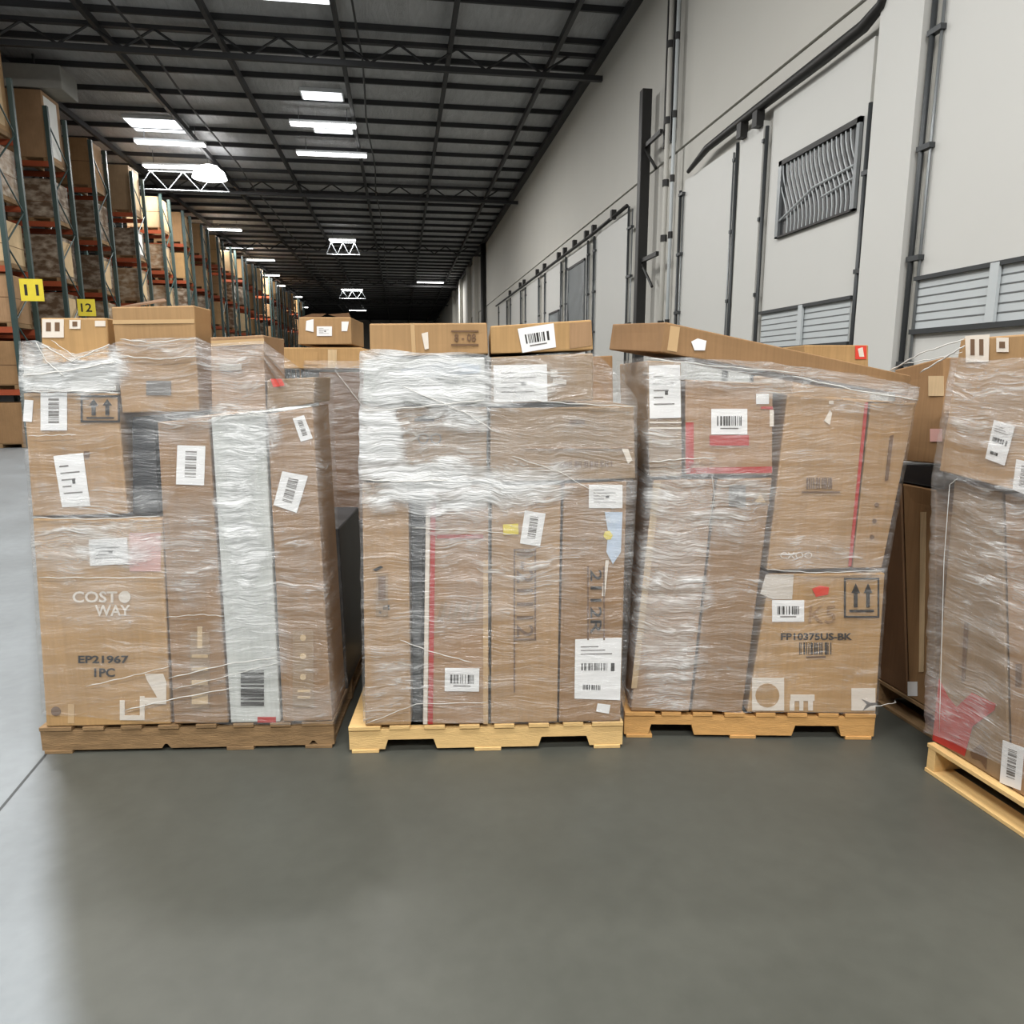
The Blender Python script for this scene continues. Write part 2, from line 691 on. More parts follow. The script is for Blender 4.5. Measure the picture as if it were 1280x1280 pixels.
def pq(bx, quad):
    return [bx.fr.pt(u, v, bx.off) for u, v in quad]


def rect(x0, y0, x1, y1, tilt=0.0):
    cx, cy = (x0 + x1) / 2, (y0 + y1) / 2
    r = math.radians(tilt)
    out = []
    for x, y in ((x0, y0), (x1, y0), (x1, y1), (x0, y1)):
        dx, dy = x - cx, y - cy
        out.append((cx + dx * math.cos(r) - dy * math.sin(r), cy + dx * math.sin(r) + dy * math.cos(r)))
    return out


def sub(q, s0, t0, s1, t1):
    return [bil(q, s0, t0), bil(q, s1, t0), bil(q, s1, t1), bil(q, s0, t1)]


def bars(q, s0, t0, s1, t1, vertical=True, n=22, seed=1):
    R = random.Random(seed)
    out, x = [], 0.0
    ws = [R.choice((1, 1, 2, 3)) for _ in range(n)]
    tot = sum(ws)
    for i, w in enumerate(ws):
        if i % 2 == 0:
            a, b = x / tot, (x + w) / tot
            if vertical:
                out.append(sub(q, s0 + (s1 - s0) * a, t0, s0 + (s1 - s0) * b, t1))
            else:
                out.append(sub(q, s0, t0 + (t1 - t0) * a, s1, t0 + (t1 - t0) * b))
        x += w
    return out


def ship_label(bx, quad, kind='code', mat='paper', seed=1, ink='greyink', label=None):
    """a stuck-on paper label with its barcode / lines of print"""
    q = pq(bx, quad)
    lb = slab(bx, [q], mat, 'shipping_label', label=label)
    if kind == 'code':
        slab(bx, bars(q, 0.16, 0.28, 0.84, 0.66, True, 21, seed), ink if ink != 'greyink' else 'ink', 'barcode', lb, off=0.003)
        slab(bx, [sub(q, 0.25, 0.74, 0.75, 0.79)], ink, 'print_line', lb, off=0.003)
    elif kind == 'codev':
        slab(bx, bars(q, 0.30, 0.14, 0.70, 0.80, False, 25, seed), ink, 'barcode', lb, off=0.003)
    elif kind == 'sheet':
        ls = [sub(q, 0.12, 0.12 + 0.06 * i, 0.5 + 0.3 * ((i * 7) % 3) / 2, 0.135 + 0.06 * i) for i in range(3)]
        slab(bx, ls, ink, 'print_line', lb, off=0.003)
        slab(bx, bars(q, 0.14, 0.40, 0.70, 0.52, True, 31, seed), 'ink', 'barcode', lb, off=0.003)
        slab(bx, bars(q, 0.18, 0.76, 0.56, 0.84, True, 23, seed + 3), 'ink', 'barcode', lb, off=0.003)
        slab(bx, [sub(q, 0.78, 0.40, 0.86, 0.53)], 'ink', 'print_mark', lb, off=0.003)
    elif kind == 'faint':
        ls = [sub(q, 0.14, 0.2 + 0.13 * i, 0.45 + 0.35 * ((i * 5) % 3) / 2, 0.225 + 0.13 * i) for i in range(5)]
        slab(bx, ls, ink, 'print_line', lb, off=0.003)
        slab(bx, [sub(q, 0.5, 0.46, 0.6, 0.56)], 'ink', 'print_mark', lb, off=0.003)
    return lb


def text_mesh(s, q_of, name, mat, bold=0.0):
    """letters of the string as a flat mesh, laid into the unit square by q_of(s, t)"""
    cu = bpy.data.curves.new(name, 'FONT')
    cu.body = s
    cu.resolution_u = 3
    cu.offset = bold
    cu.fill_mode = 'FRONT' if hasattr(cu, 'fill_mode') else cu.fill_mode
    to = bpy.data.objects.new(name, cu)
    COL.objects.link(to)
    dg = bpy.context.evaluated_depsgraph_get()
    me = bpy.data.meshes.new_from_object(to.evaluated_get(dg))
    bpy.data.objects.remove(to)
    bpy.data.curves.remove(cu)
    xs = [v.co.x for v in me.vertices]
    ys = [v.co.y for v in me.vertices]
    x0, x1, y0, y1 = min(xs), max(xs), min(ys), max(ys)
    for v in me.vertices:
        v.co = q_of((v.co.x - x0) / (x1 - x0), (y1 - v.co.y) / (y1 - y0))
    me.materials.clear()
    me.materials.append(mat)
    me.update()
    return me


def print_text(bx, s, quad, mat='ink', name='printed_text', off=0.0025, bold=0.0, parent=None):
    q = pq(bx, quad)
    me = text_mesh(s, lambda a, b: bil(q, a, b) - Vector((0, off, 0)) - bx.o, name, M[mat], bold)
    o = bpy.data.objects.new(name, me)
    COL.objects.link(o)
    o.parent = parent or bx.ob
    return o


def poly_px(bx, polys, mat, name, off=0.0022, label=None, parent=None):
    return slab(bx, [pq(bx, p) for p in polys], mat, name, parent, off=off, label=label)


def tape(bx, quad):
    return slab(bx, [pq(bx, quad)], 'tape', 'packing_tape', off=0.0012, th=0.001)


def frame_arrows(bx, x0, y0, x1, y1, mat='ink', fill=None):
    """this-way-up mark: a frame with two upright arrows and a ground line"""
    e = max(1.2, (x1 - x0) * 0.05)
    ps = [rect(x0, y0, x1, y0 + e), rect(x0, y1 - e, x1, y1), rect(x0, y0 + e, x0 + e, y1 - e), rect(x1 - e, y0 + e, x1, y1 - e)]
    w, h = x1 - x0, y1 - y0
    for c in (0.33, 0.68):
        ps.append(rect(x0 + w * (c - .05), y0 + h * .36, x0 + w * (c + .05), y0 + h * .74))
        ps.append([(x0 + w * (c - .12), y0 + h * .38), (x0 + w * c, y0 + h * .14), (x0 + w * (c + .12), y0 + h * .38)])
    ps.append(rect(x0 + w * .15, y0 + h * .80, x0 + w * .85, y0 + h * .86))
    return poly_px(bx, ps, mat, 'up_arrow_print')


# ------------------------------------------------------------------ pallets
def pallet(fr, x0, x1, dep, wood, label, notches=(), nd=0.035, over=0.0):
    t = empty('wooden_pallet', fr.world((x0, 0, 0)), fr.a)
    tag(t, label, 'pallet')
    W = x1 - x0
    zt, zs0, zs1 = DECK, 0.016, DECK - 0.018

    def stringer(y0):
        a, b = 0.0, W
        prof = [(a, zs0), ]
        for n0, n1 in notches:
            n0 -= x0
            n1 -= x0
            prof += [(n0, zs0), (n0 + 0.014, zs0 + nd), (n1 - 0.014, zs0 + nd), (n1, zs0)]
        prof += [(b, zs0), (b, zs1), (a, zs1)]
        n = len(prof)
        v = [(x, y0, z) for x, z in prof] + [(x, y0 + 0.038, z) for x, z in prof]
        f = [tuple(range(n)), tuple(reversed(range(n, 2 * n)))] + [(i, (i + 1) % n, n + (i + 1) % n, n + i) for i in range(n)]
        link('stringer', v, f, M[wood], t)
    for y in (0.004, dep / 2 - 0.02, dep - 0.042):
        stringer(y)
    nb = 8
    for i in range(nb):
        w = 0.14 if i in (0, nb - 1) else 0.09
        cx = (W - 0.14) * i / (nb - 1) + 0.07
        cuboid('deck_board', (cx - w / 2, random.uniform(-0.006, 0.0), zs1), (cx + w / 2, dep, zt), M[wood], t, 0.002)
    bl = [0.07, W - 0.07] if not notches else [0.07, (notches[0][1] + notches[1][0]) / 2 - x0, W - 0.07]
    bw = 0.12
    for cx in bl:
        cuboid('bottom_board', (cx - bw / 2, 0.0, 0.0), (cx + bw / 2, dep, zs0), M[wood], t, 0.002)
    return t


def pallet_end(fr, x0, x1, dep, wood, label):
    """seen from the open side: ends of the stringers between long boards"""
    t = empty('wooden_pallet', fr.world((x0, 0, 0)), fr.a)
    tag(t, label, 'pallet')
    W = x1 - x0
    zs0, zs1 = 0.016, DECK - 0.018
    for x in (0.0, W / 2 - 0.02, W - 0.04):
        cuboid('stringer', (x, 0, zs0), (x + 0.04, dep, zs1), M[wood], t, 0.002)
    for i in range(7):
        y = (dep - 0.1) * i / 6
        cuboid('deck_board', (-0.004, y - 0.003, zs1), (W + 0.004, y + 0.1, DECK), M[wood], t, 0.002)
    for y in (0.0, dep / 2 - 0.05, dep - 0.1):
        cuboid('bottom_board', (-0.004, y - 0.004, 0.0), (W + 0.004, y + 0.1, zs0), M[wood], t, 0.002)
    return t


# ------------------------------------------------------------------ stretch wrap
def wrap(fr, left, right, top, bottom, blobs, base, label, off=-0.016, sideL=0.5, sideR=0.5, strands=(), nu=90, nv=110, wr=0.008,
         fold=0.0, name='stretch_wrap'):
    """a film sheet round the stack. left/right: [(v,u)], top/bottom: [(u,v)] in the photo's pixels on the stack's front plane"""
    def itp(tab, x):
        if x <= tab[0][0]:
            return tab[0][1]
        for (a, b), (c, d) in zip(tab, tab[1:]):
            if x <= c:
                k = (x - a) / (c - a)
                return b + (d - b) * k
        return tab[-1][1]
    seed = random.random() * 30
    nside = 12
    cols = [('L', i) for i in range(nside)] + [('F', i) for i in range(nu + 1)] + [('R', i) for i in range(nside)]
    V, UV, LAY = [], [], []
    for kind, i in cols:
        for j in range(nv + 1):
            t = j / nv
            s = i / nu if kind == 'F' else (0.0 if kind == 'L' else 1.0)
            # two passes find the pixel on the sheet
            u = itp(left, itp(top, left[0][1])) * (1 - s) + itp(right, right[0][0]) * s
            for _ in range(3):
                vt, vb = itp(top, u), itp(bottom, u)
                v = vt + (vb - vt) * t
                u = itp(left, v) * (1 - s) + itp(right, v) * s
            p = fr.pt(u, v, off)
            den = base
            wu = u + 26 * noise.noise(Vector((u * .018, v * .022, seed))) + 10 * noise.noise(Vector((u * .06, v * .08, seed + 5)))
            wv = v + 18 * noise.noise(Vector((u * .018, v * .022, seed + 9))) + 8 * noise.noise(Vector((u * .06, v * .08, seed + 3)))
            for (cx, cy, hx, hy, g) in blobs:
                dx, dy = abs(wu - cx) / hx, abs(wv - cy) / hy
                m = (dx ** 4 + dy ** 4) ** .25
                if m < 1.45:
                    k = 1.0 if m < 0.6 else (1.45 - m) / 0.85
                    k = k * k * (3 - 2 * k)
                    den = max(den, g * k + base * (1 - k))
            uu = p.x
            if kind == 'L':
                k = (nside - i) / nside
                d = sideL * k
                p = Vector((p.x - 0.012 * min(1, d / 0.02), p.y + d, p.z))
                uu = p.x - d
                den *= 0.75
            elif kind == 'R':
                k = (i + 1) / nside
                d = sideR * k
                p = Vector((p.x + 0.012 * min(1, d / 0.02), p.y + d, p.z))
                uu = p.x + d
                den *= 0.75
            w = noise.noise(Vector((uu * 3.0 + seed, p.z * 22, 0))) * wr + noise.noise(Vector((uu * 9 + seed, p.z * 50, 4))) * wr * 0.35
            w = max(-wr, min(wr, w))
            if kind == 'F':
                p.y += w
                if t < 0.05:
                    p.y += fold * (1 - t / 0.05) ** 2
                p.z += noise.noise(Vector((uu * 7, seed, t * 3))) * (0.010 if t < 0.02 or t > 0.98 else 0)
            else:
                p.x += w * (1 if kind == 'L' else -1)
            V.append(p)
            UV.append((uu + seed, p.z))
            LAY.append(den)
    F_ = []
    n = nv + 1
    for a in range(len(cols) - 1):
        for j in range(nv):
            F_.append((a * n + j, a * n + j + 1, (a + 1) * n + j + 1, (a + 1) * n + j))
    me = bpy.data.meshes.new(name)
    me.from_pydata([tuple(v) for v in V], [], F_)
    me.update()
    uvl = me.uv_layers.new(name='UVMap')
    for lp in me.loops:
        uvl.data[lp.index].uv = UV[lp.vertex_index]
    at = me.attributes.new('layers', 'FLOAT', 'POINT')
    for i, x in enumerate(LAY):
        at.data[i].value = x
    for p in me.polygons:
        p.use_smooth = True
    me.materials.append(M['film'])
    o = bpy.data.objects.new(name, me)
    COL.objects.link(o)
    o.location = fr.world((0, 0, 0))
    o.rotation_euler = (0, 0, fr.a)
    tag(o, label, 'plastic wrap')
    for pts, r in strands:
        P = [fr.pt(u, v, off - 0.009) for u, v in pts]
        Q = []
        for a, b in zip(P, P[1:]):
            for k in range(6):
                Q.append(a.lerp(b, k / 6) + Vector((0, 0, 0.002 * math.sin(k * 2.1))))
        Q.append(P[-1])
        rr = [r * 0.5 * (0.6 + 0.5 * abs(math.sin(i * 1.3))) for i in range(len(Q))]
        rr[0] = rr[-1] = r * 0.2
        MB().tube(Q, rr, 5).build('film_strand', M['strand'], o, True)
    return o


# =================================================================== the room
CE = 9.7            # roof deck height
BACK, END = -9.0, 112.0
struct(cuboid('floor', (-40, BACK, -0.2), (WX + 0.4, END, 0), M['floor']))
struct(cuboid('ceiling', (-40, BACK, CE), (WX + 0.4, END, CE + 0.2), M['ceiling']))
struct(cuboid('wall_end', (-40, END, 0), (WX + 0.4, END + 0.3, CE), M['wall']))
struct(cuboid('wall_far_side', (-40.3, BACK, 0), (-40, END, CE), M['wall']))
struct(cuboid('wall_dock', (WX, BACK, 0), (WX + 0.3, END, 5.80), M['wall']))
struct(cuboid('trim_1', (WX - 0.035, BACK, 5.82), (WX + 0.3, END, CE), M['wall']))          # upper wall stands a little proud
# floor joint running out beside the first pallet
ja, jb = on_ground(0, 1012), on_ground(55, 946)
jd = (jb - ja).normalized()
jn = Vector((-jd.y, jd.x, 0)) * 0.006
p0, p1 = ja - jd * 3, jb + jd * 0.25
struct(link('trim_2', [p0 - jn + Vector((0, 0, .001)), p0 + jn + Vector((0, 0, .001)), p1 + jn + Vector((0, 0, .001)), p1 - jn + Vector((0, 0, .001))], [(0, 1, 2, 3)], M['rail']))

# roof steel
k = 0
for y in [14.2 + 1.62 * i for i in range(60)]:
    o = cuboid('ceiling_purlin', (-40, y, CE - 0.13), (WX - 0.04, y + 0.07, CE - 0.002), M['darksteel'])
    struct(o)
for y in (19.6, 33.2, 47.5, 64.0, 80.5, 97.0):
    m = MB()
    m.box((-40, y, CE - 0.72), (WX - 0.04, y + 0.12, CE - 0.60)).box((-40, y, CE - 0.20), (WX - 0.04, y + 0.14, CE - 0.11))
    x = -39.0
    while x < WX - 1.6:
        m.tube([(x, y + .06, CE - .18), (x + .7, y + .06, CE - .62)], 0.03, 5)
        m.tube([(x + .7, y + .06, CE - .62), (x + 1.4, y + .06, CE - .18)], 0.03, 5)
        x += 1.4
    struct(m.build('ceiling_truss', M['darksteel']))
for x in (-15.5, -12.6, -9.7, -6.6, -4.0, -1.2, 1.42, 4.0):
    struct(cuboid('ceiling_runner', (x - 0.05, 12, CE - 0.30), (x + 0.05, END, CE - 0.135), M['darksteel']))
struct(cuboid('ceiling_edge_beam', (WX - 0.24, BACK, CE - 0.30), (WX - 0.036, END, CE - 0.135), M['darksteel']))
# crooked sprinkler lines under the deck
for x, r in ((-5.7, 0.03), (-0.75, 0.025)):
    pts = [(x + 0.05 * math.sin(y * 0.7), y, CE - 0.42 + 0.03 * math.sin(y * 1.3)) for y in range(12, 90, 2)]
    o = MB().tube(pts, r, 6).build('sprinkler_pipe', M['darksteel'])
    tag(o, 'thin dark sprinkler pipe under the roof ' + ('between lamps and racks' if x < -2 else 'beside the ceiling lamp line'), 'pipe')

# near skylight in the roof deck; farther glowing panes imitate reflections on the foil
for i, (x0, x1, y0, y1) in enumerate(((-2.75, -1.25, 15.6, 18.1), (-2.6, -1.4, 23.2, 23.9), (-2.6, -1.3, 26.4, 26.9), (-8.4, -6.6, 26.3, 27.6))):
    t = struct(cuboid('window_%d' % (i + 1), (x0, y0, CE - 0.10), (x1, y1, CE - 0.003), M['lampwhite']))
    o = cuboid('window_pane', (x0 + .05, y0 + .05, CE - 0.115), (x1 - .05, y1 - .05, CE - 0.101), M['sky'], t)  # the farther panes are added glints, not skylights

# lamps
LAMP_W = []


def lamp(loc, L, label, power, along='x', dome=False, cage=False):  # cage: lattice of thin rods hung below the lamp
    x, y, z = loc
    t = empty('high_bay_light', loc)
    tag(t, label, 'ceiling light')
    cuboid('housing', (-L / 2, -0.13, 0.0), (L / 2, 0.13, 0.09), M['lampwhite'], t, 0.01)
    cuboid('diffuser', (-L / 2 + .03, -0.15, -0.035), (L / 2 - .03, 0.15, -0.001), M['lamp'], t)
    for s in (-1, 1):
        MB().tube([(s * L * .36, 0, 0.09), (s * L * .36, 0, CE - z - 0.01)], 0.012, 5).build('hanger', M['steel'], t)
    if dome:
        m = MB()
        rs = [(0.10, 0.35), (0.30, 0.28), (0.52, 0.10), (0.60, -0.12)]
        n = 20
        for r, h in rs:
            for q in range(n):
                m.v.append((L * .42 + r * math.cos(2 * math.pi * q / n), -.5 + r * math.sin(2 * math.pi * q / n), h - 0.35))
        for a in range(len(rs) - 1):
            for q in range(n):
                m.f.append((a * n + q, a * n + (q + 1) % n, (a + 1) * n + (q + 1) % n, (a + 1) * n + q))
        m.build('reflector', M['lamp'], t, True)  # lit inside put into the material: the dome itself glows
    if cage:
        m = MB()
        w = L * .62
        for s in (-1, 1):
            m.tube([(s * w, 0.25, -.75), (s * w * .7, 0.25, -.1)], .018, 5)
            m.tube([(s * w * .35, .25, -.75), (s * w * .7, .25, -.1)], .018, 5)
            m.tube([(s * w * .35, .25, -.75), (0, .25, -.1)], .018, 5)
        m.tube([(-w, .25, -.75), (w, .25, -.75)], .03, 5)
        m.tube([(-w * .75, .25, -.1), (w * .75, .25, -.1)], .025, 5)
        m.build('wire_guard', M['rail'], t)  # lattice of thin rods hung below the lamp
    if power:
        ld = bpy.data.lights.new('lamp_light', 'AREA')
        ld.shape = 'RECTANGLE'
        ld.size, ld.size_y = L, 0.4
        ld.energy = power
        ld.color = (1, 0.985, 0.955)
        lo = bpy.data.objects.new('lamp_light', ld)
        COL.objects.link(lo)
        lo.location = (x, y, z - 0.06)
        LAMP_W.append(lo)
    return t


ORD = ['first', 'second', 'third', 'fourth', 'fifth', 'sixth', 'seventh', 'eighth', 'ninth', 'tenth', 'eleventh', 'twelfth', 'thirteenth',
       'fourteenth', 'fifteenth', 'sixteenth', 'seventeenth', 'eighteenth', 'nineteenth', 'twentieth', 'twenty-first', 'twenty-second']


def lamp_px(u, v, z, L, label, power, **kw):
    p = on_ground(u, v, z)
    return lamp((p.x, p.y, z), L, label, power, **kw)


rackline = [(213, 179, 2.2, 0), (226, 209, 2.6, 1400), (281, 287, 1.7, 900), (300, 311, 1.6, 0), (325, 325, 1.9, 1200), (336, 344, 1.6, 0),
            (343, 357, 1.8, 900), (362, 371, 2.4, 0), (370, 384, 2.6, 900)]
for i, (u, v, L, pw) in enumerate(rackline):
    lamp_px(u, v, 9.15, L, 'white hanging lamp along the racks, %s from the near end' % ORD[i] + (', with round reflector' if i == 1 else ''), pw, dome=(i == 1), cage=(i == 1))
for u, v, L, lb, pw, cg in ((404, 156, 2.0, 'long white ceiling tube lamp, upper of the close pair', 900, False),
                            (415, 193, 2.4, 'long white ceiling tube lamp, lower of the close pair', 900, False),
                            (428, 300, 1.5, 'short bright lamp with wire guard under the first dark truss past the pair', 900, True),
                            (440, 362, 1.9, 'small bright far lamp with wire guard above the open carton', 900, True),
                            (447, 388, 2.0, 'smallest bright lamp beside the open carton, lowest of its line', 0, False),
                            (538, 353, 2.2, 'flat bright far lamp nearest the dock wall', 900, False)):
    lamp_px(u, v, 9.2, L, lb, pw, cage=cg)
# more of the same lamps overhead and behind the viewer: they light the near end
for i, (x, y, pw) in enumerate(((-2.4, 14.0, 900), (-2.4, 7.5, 800), (1.0, 0.5, 700), (-3.2, 0.5, 700), (1.5, -6.0, 1500), (-2.5, -6.0, 1500), (-9.0, 14.0, 900), (-9.0, 4.0, 900))):
    lamp((x, y, 9.2), 2.4, 'white ceiling lamp over the near loading area, %s of its set' % ORD[i], pw)

# =================================================================== dock wall furniture
def wy(u):
    return on_wall(u, 400).y


def wall_door(n, y0, y1, top, slat=None, grille=None, post=None, mat='door'):
    """a sectional dock door standing a few centimetres off the wall; y0 near edge, y1 far edge"""
    x1 = WX - 0.002
    x0 = WX - 0.07
    d = cuboid('door_%d' % n, (x0, y0, 0), (x1, y1, top), M[mat])
    struct(d)
    d['label'] = 'white dock door ' + ORD[n - 1] + ' from the near end of the dock wall'
    # section joints
    for z in [0.6 * i for i in range(1, int(top / 0.6) + 1)]:
        if slat and slat[0] - 0.05 < z < slat[1] + 0.05:
            continue
        if grille and grille[2] - 0.05 < z < grille[3] + 0.05:
            continue
    if slat:
        z0, z1 = slat
        cuboid('slat_panel', (x0 - 0.012, y0 + 0.04, z0), (x0, y1 - 0.04, z1), M['slat'], d)
        m = MB()
        k = 6
        for i in range(1, k):
            z = z0 + (z1 - z0) * i / k
            m.box((x0 - 0.018, y0 + 0.04, z - 0.005), (x0 - 0.0125, y1 - 0.04, z + 0.005))
        m.build('slat_rib', M['steel'], d)
        cuboid('top_rail', (x0 - 0.05, y0, z1), (x0, y1, z1 + 0.04), M['rail'], d)
        cuboid('bottom_rail', (x0 - 0.05, y0, z0 - 0.05), (x0, y1, z0), M['rail'], d)
        if post:
            cuboid('slat_post', (x0 - 0.055, post - 0.05, z0), (x0 - 0.023, post + 0.05, z1 + 0.03), M['slat'], d)
    if grille:
        g0, g1, z0, z1 = grille
        cuboid('window_pane', (x0 - 0.01, g0, z0), (x0, g1, z1), M['meshback'], d)
        m = MB()
        e = 0.04
        m.box((x0 - .05, g0, z1 - e * 1.6), (x0 - .011, g1, z1)).box((x0 - .05, g0, z0), (x0 - .011, g1, z0 + e * .5))
        m.build('window_frame', M['blacksteel'], d)
        m = MB()
        m.box((x0 - .05, g0, z0), (x0 - .011, g0 + e * 1.5, z1)).box((x0 - .05, g1 - e * 2, z0), (x0 - .011, g1, z1))
        m.build('window_jamb', M['steel'], d)
        m = MB()
        nbar = 18
        for i in range(nbar):
            yy = g1 - 0.12 - (g1 - g0 - 0.2) * i / (nbar - 1)
            pts = []
            for q in range(9):
                w = q / 8
                zz = z0 + .03 + (z1 - z0 - .1) * w
                pts.append((x0 - 0.03, yy - 0.30 * math.sin((1 - w) * math.pi * .55) ** 2 * 1.0 + .12, zz))
            pts = [p for p in pts if g0 + .05 < p[1] < g1 - .03]
            if len(pts) > 2:
                m.tube(pts, 0.0075, 5)
        m.tube([(x0 - .042, g1 - .1, z0 + .22), (x0 - .042, (g0 + g1) / 2, z0 + .46), (x0 - .042, g0 + .08, z0 + .50)], .012, 5)
        m.tube([(x0 - .042, (g0 + g1) / 2 - .2, z0 + .30), (x0 - .042, g0 + .08, z0 + .36)], .010, 5)
        m.build('security_bar', M['slat'], d)
    return d


def track(name_label, y, z0, z1, double=0.09, mat='rail', r=0.028, brk=True):
    t = empty('door_track', (WX - 0.075, y, z0))
    tag(t, name_label, 'door track')
    MB().tube([(-.03, 0, 0), (-.03, 0, z1 - z0)], r, 8).build('guide_rail', M[mat], t, True)
    MB().tube([(-.02, -double, 0), (-.02, -double, z1 - z0 - 0.1)], r * .55, 8).build('guide_rod', M['steel'], t, True)
    if brk:
        z = 0.7
        while z < z1 - z0:
            MB().box((-.06, -double - .03, z), (.01, 0.04, z + .05)).build('bracket', M['rail'], t)
            z += 1.05
    return t


struct(cuboid('trim_3', (WX - 0.16, 7.22, 0), (WX - 0.002, 7.92, 5.78), M['door']))      # white pier between doors one and two
wall_door(1, 4.2, 7.05, 5.3, slat=(2.12, 2.60), post=6.0)
wall_door(2, 8.12, 10.35, 5.3, slat=(2.05, 2.53), grille=(8.2, 10.02, 3.52, 4.52), post=9.2)
struct(cuboid('trim_4', (WX - 0.12, 10.52, 0), (WX - 0.002, 11.25, 5.2), M['door']))     # narrow pier
wall_door(3, 11.5, 13.6, 5.15)
wall_door(4, 16.95, 19.8, 5.3)
wall_door(5, 20.7, 23.2, 5.25, grille=(20.9, 23.0, 2.6, 4.9))
wall_door(6, 24.1, 26.6, 5.25, grille=(24.3, 25.9, 2.4, 3.8))
wall_door(7, 28.0, 30.8, 5.25)
wall_door(8, 32.2, 35.0, 5.25)
wall_door(9, 36.4, 39.2, 5.25)
track('grey door track with thin rod at the near dock door, beside the broad white pier', 7.14, 0, 6.6, 0.12)
track('grey track along the near side of the grilled dock door', 8.04, 0, 4.6, 0.1)
track('grey track along the far side of the grilled dock door', 10.44, 0, 5.1, -0.12)
track('grey track at the near side of the plain door under the black header bar', 11.37, 0, 5.15, -0.14)
track('grey track at the far side of the plain door under the black header bar', 13.7, 0, 5.0, 0.12)
track('grey track at the near side of the dock door just past the black pole', 16.86, 0, 5.4, 0.25)
track('grey track at the far side of the dock door just past the black pole', 19.9, 0, 5.3, 0.12)
track('thin track beside the dark gridded door, near side', 20.55, 0, 5.3, 0.1)
track('thin track beside the dark gridded door, far side', 23.3, 0, 5.3, 0.1)
for i, y in enumerate((24.0, 26.7, 27.9, 30.9, 32.1, 35.1, 36.3, 39.3)):
    track('small far door track on the dock wall, %s past the gridded door' % ORD[i], y, 0, 5.25, 0.1)


def header(label, pts, r, clamps):
    t = empty('header_bar', pts[0])
    tag(t, label, 'door header bar')
    b = Vector(pts[0])
    MB().tube([Vector(p) - b for p in pts], r, 8).build('bar', M['blacksteel'], t, True)
    for y in clamps:
        z = pts[0][2]
        MB().box((-0.06, y - b.y - .07, -.07), (0.06, y - b.y + .07, .14)).build('clamp', M['blacksteel'], t)
    return t


header('thick black header bar above the grilled dock door, bending up at its near end',
       [(WX - .17, 13.2, 5.20), (WX - .17, 12.4, 5.36), (WX - .17, 11.4, 5.38), (WX - .17, 9.0, 5.40), (WX - .17, 8.2, 5.42), (WX - .17, 7.9, 5.50), (WX - .17, 7.75, 5.75)],
       [.035, .06, .065, .075, .07, .06, .05], (11.1, 10.6))
header('dark header bar over the dock doors past the black pole',
       [(WX - .14, 16.9, 5.42), (WX - .14, 20, 5.36), (WX - .14, 27, 5.34), (WX - .14, 40, 5.32)], .045, (18, 19.8, 20.6, 22, 23.3, 24.2, 26.6, 28, 31, 32, 35))

# black pole with its arms, and the white risers beside it
t = empty('black_guard_pole', (WX - 0.3, 15.3, 0))
tag(t, 'tall black steel pole standing against the white dock wall', 'pole')
cuboid('pole', (-.10, -.10, 0), (.10, .10, 7.25), M['blacksteel'], t, .01)
for z in (3.95, 6.15):
    MB().box((-.03, -1.0, z), (.03, -.08, z + .08)).build('arm', M['blacksteel'], t)
    MB().tube([(0, -.1, z - .05), (0, -.75, z - .55)], .03, 6).build('brace', M['blacksteel'], t)
for y, r, z1, lb in ((14.25, .05, CE - .32, 'white riser pipe next to the black pole, thicker one with dark joints'), (13.9, .035, CE - .32, 'thin white riser pipe on the dock wall, between thick riser and plain door')):
    t = empty('riser_pipe', (WX - .2, y, 0))
    tag(t, lb, 'pipe')
    MB().tube([(0, 0, 0), (0, 0, z1)], r, 8).build('pipe', M['wall' if r > .04 else 'slat'], t, True)
    for z in (2.6, 4.2, 5.2, 6.3, 7.6):
        MB().tube([(0, 0, z), (0, 0, z + .12)], r * 1.35, 8).build('coupling', M['blacksteel'], t)
    MB().box((-.05, .05, 5.9), (.06, .1, CE - .9)).build('strut', M['blacksteel'], t)
o = MB().tube([(WX - .2, 45.5, 0), (WX - .2, 45.5, CE - .32)], .16, 8).build('downpipe', M['blacksteel'], None, True)
tag(o, 'black downpipe far along the dock wall, from floor to roof', 'pipe')
for i, y in enumerate((50, 55, 62, 70)):
    struct(cuboid('trim_%d' % (5 + i), (WX - .3, y, 0), (WX - .037, y + 1.1, CE - .31), M['wall']))

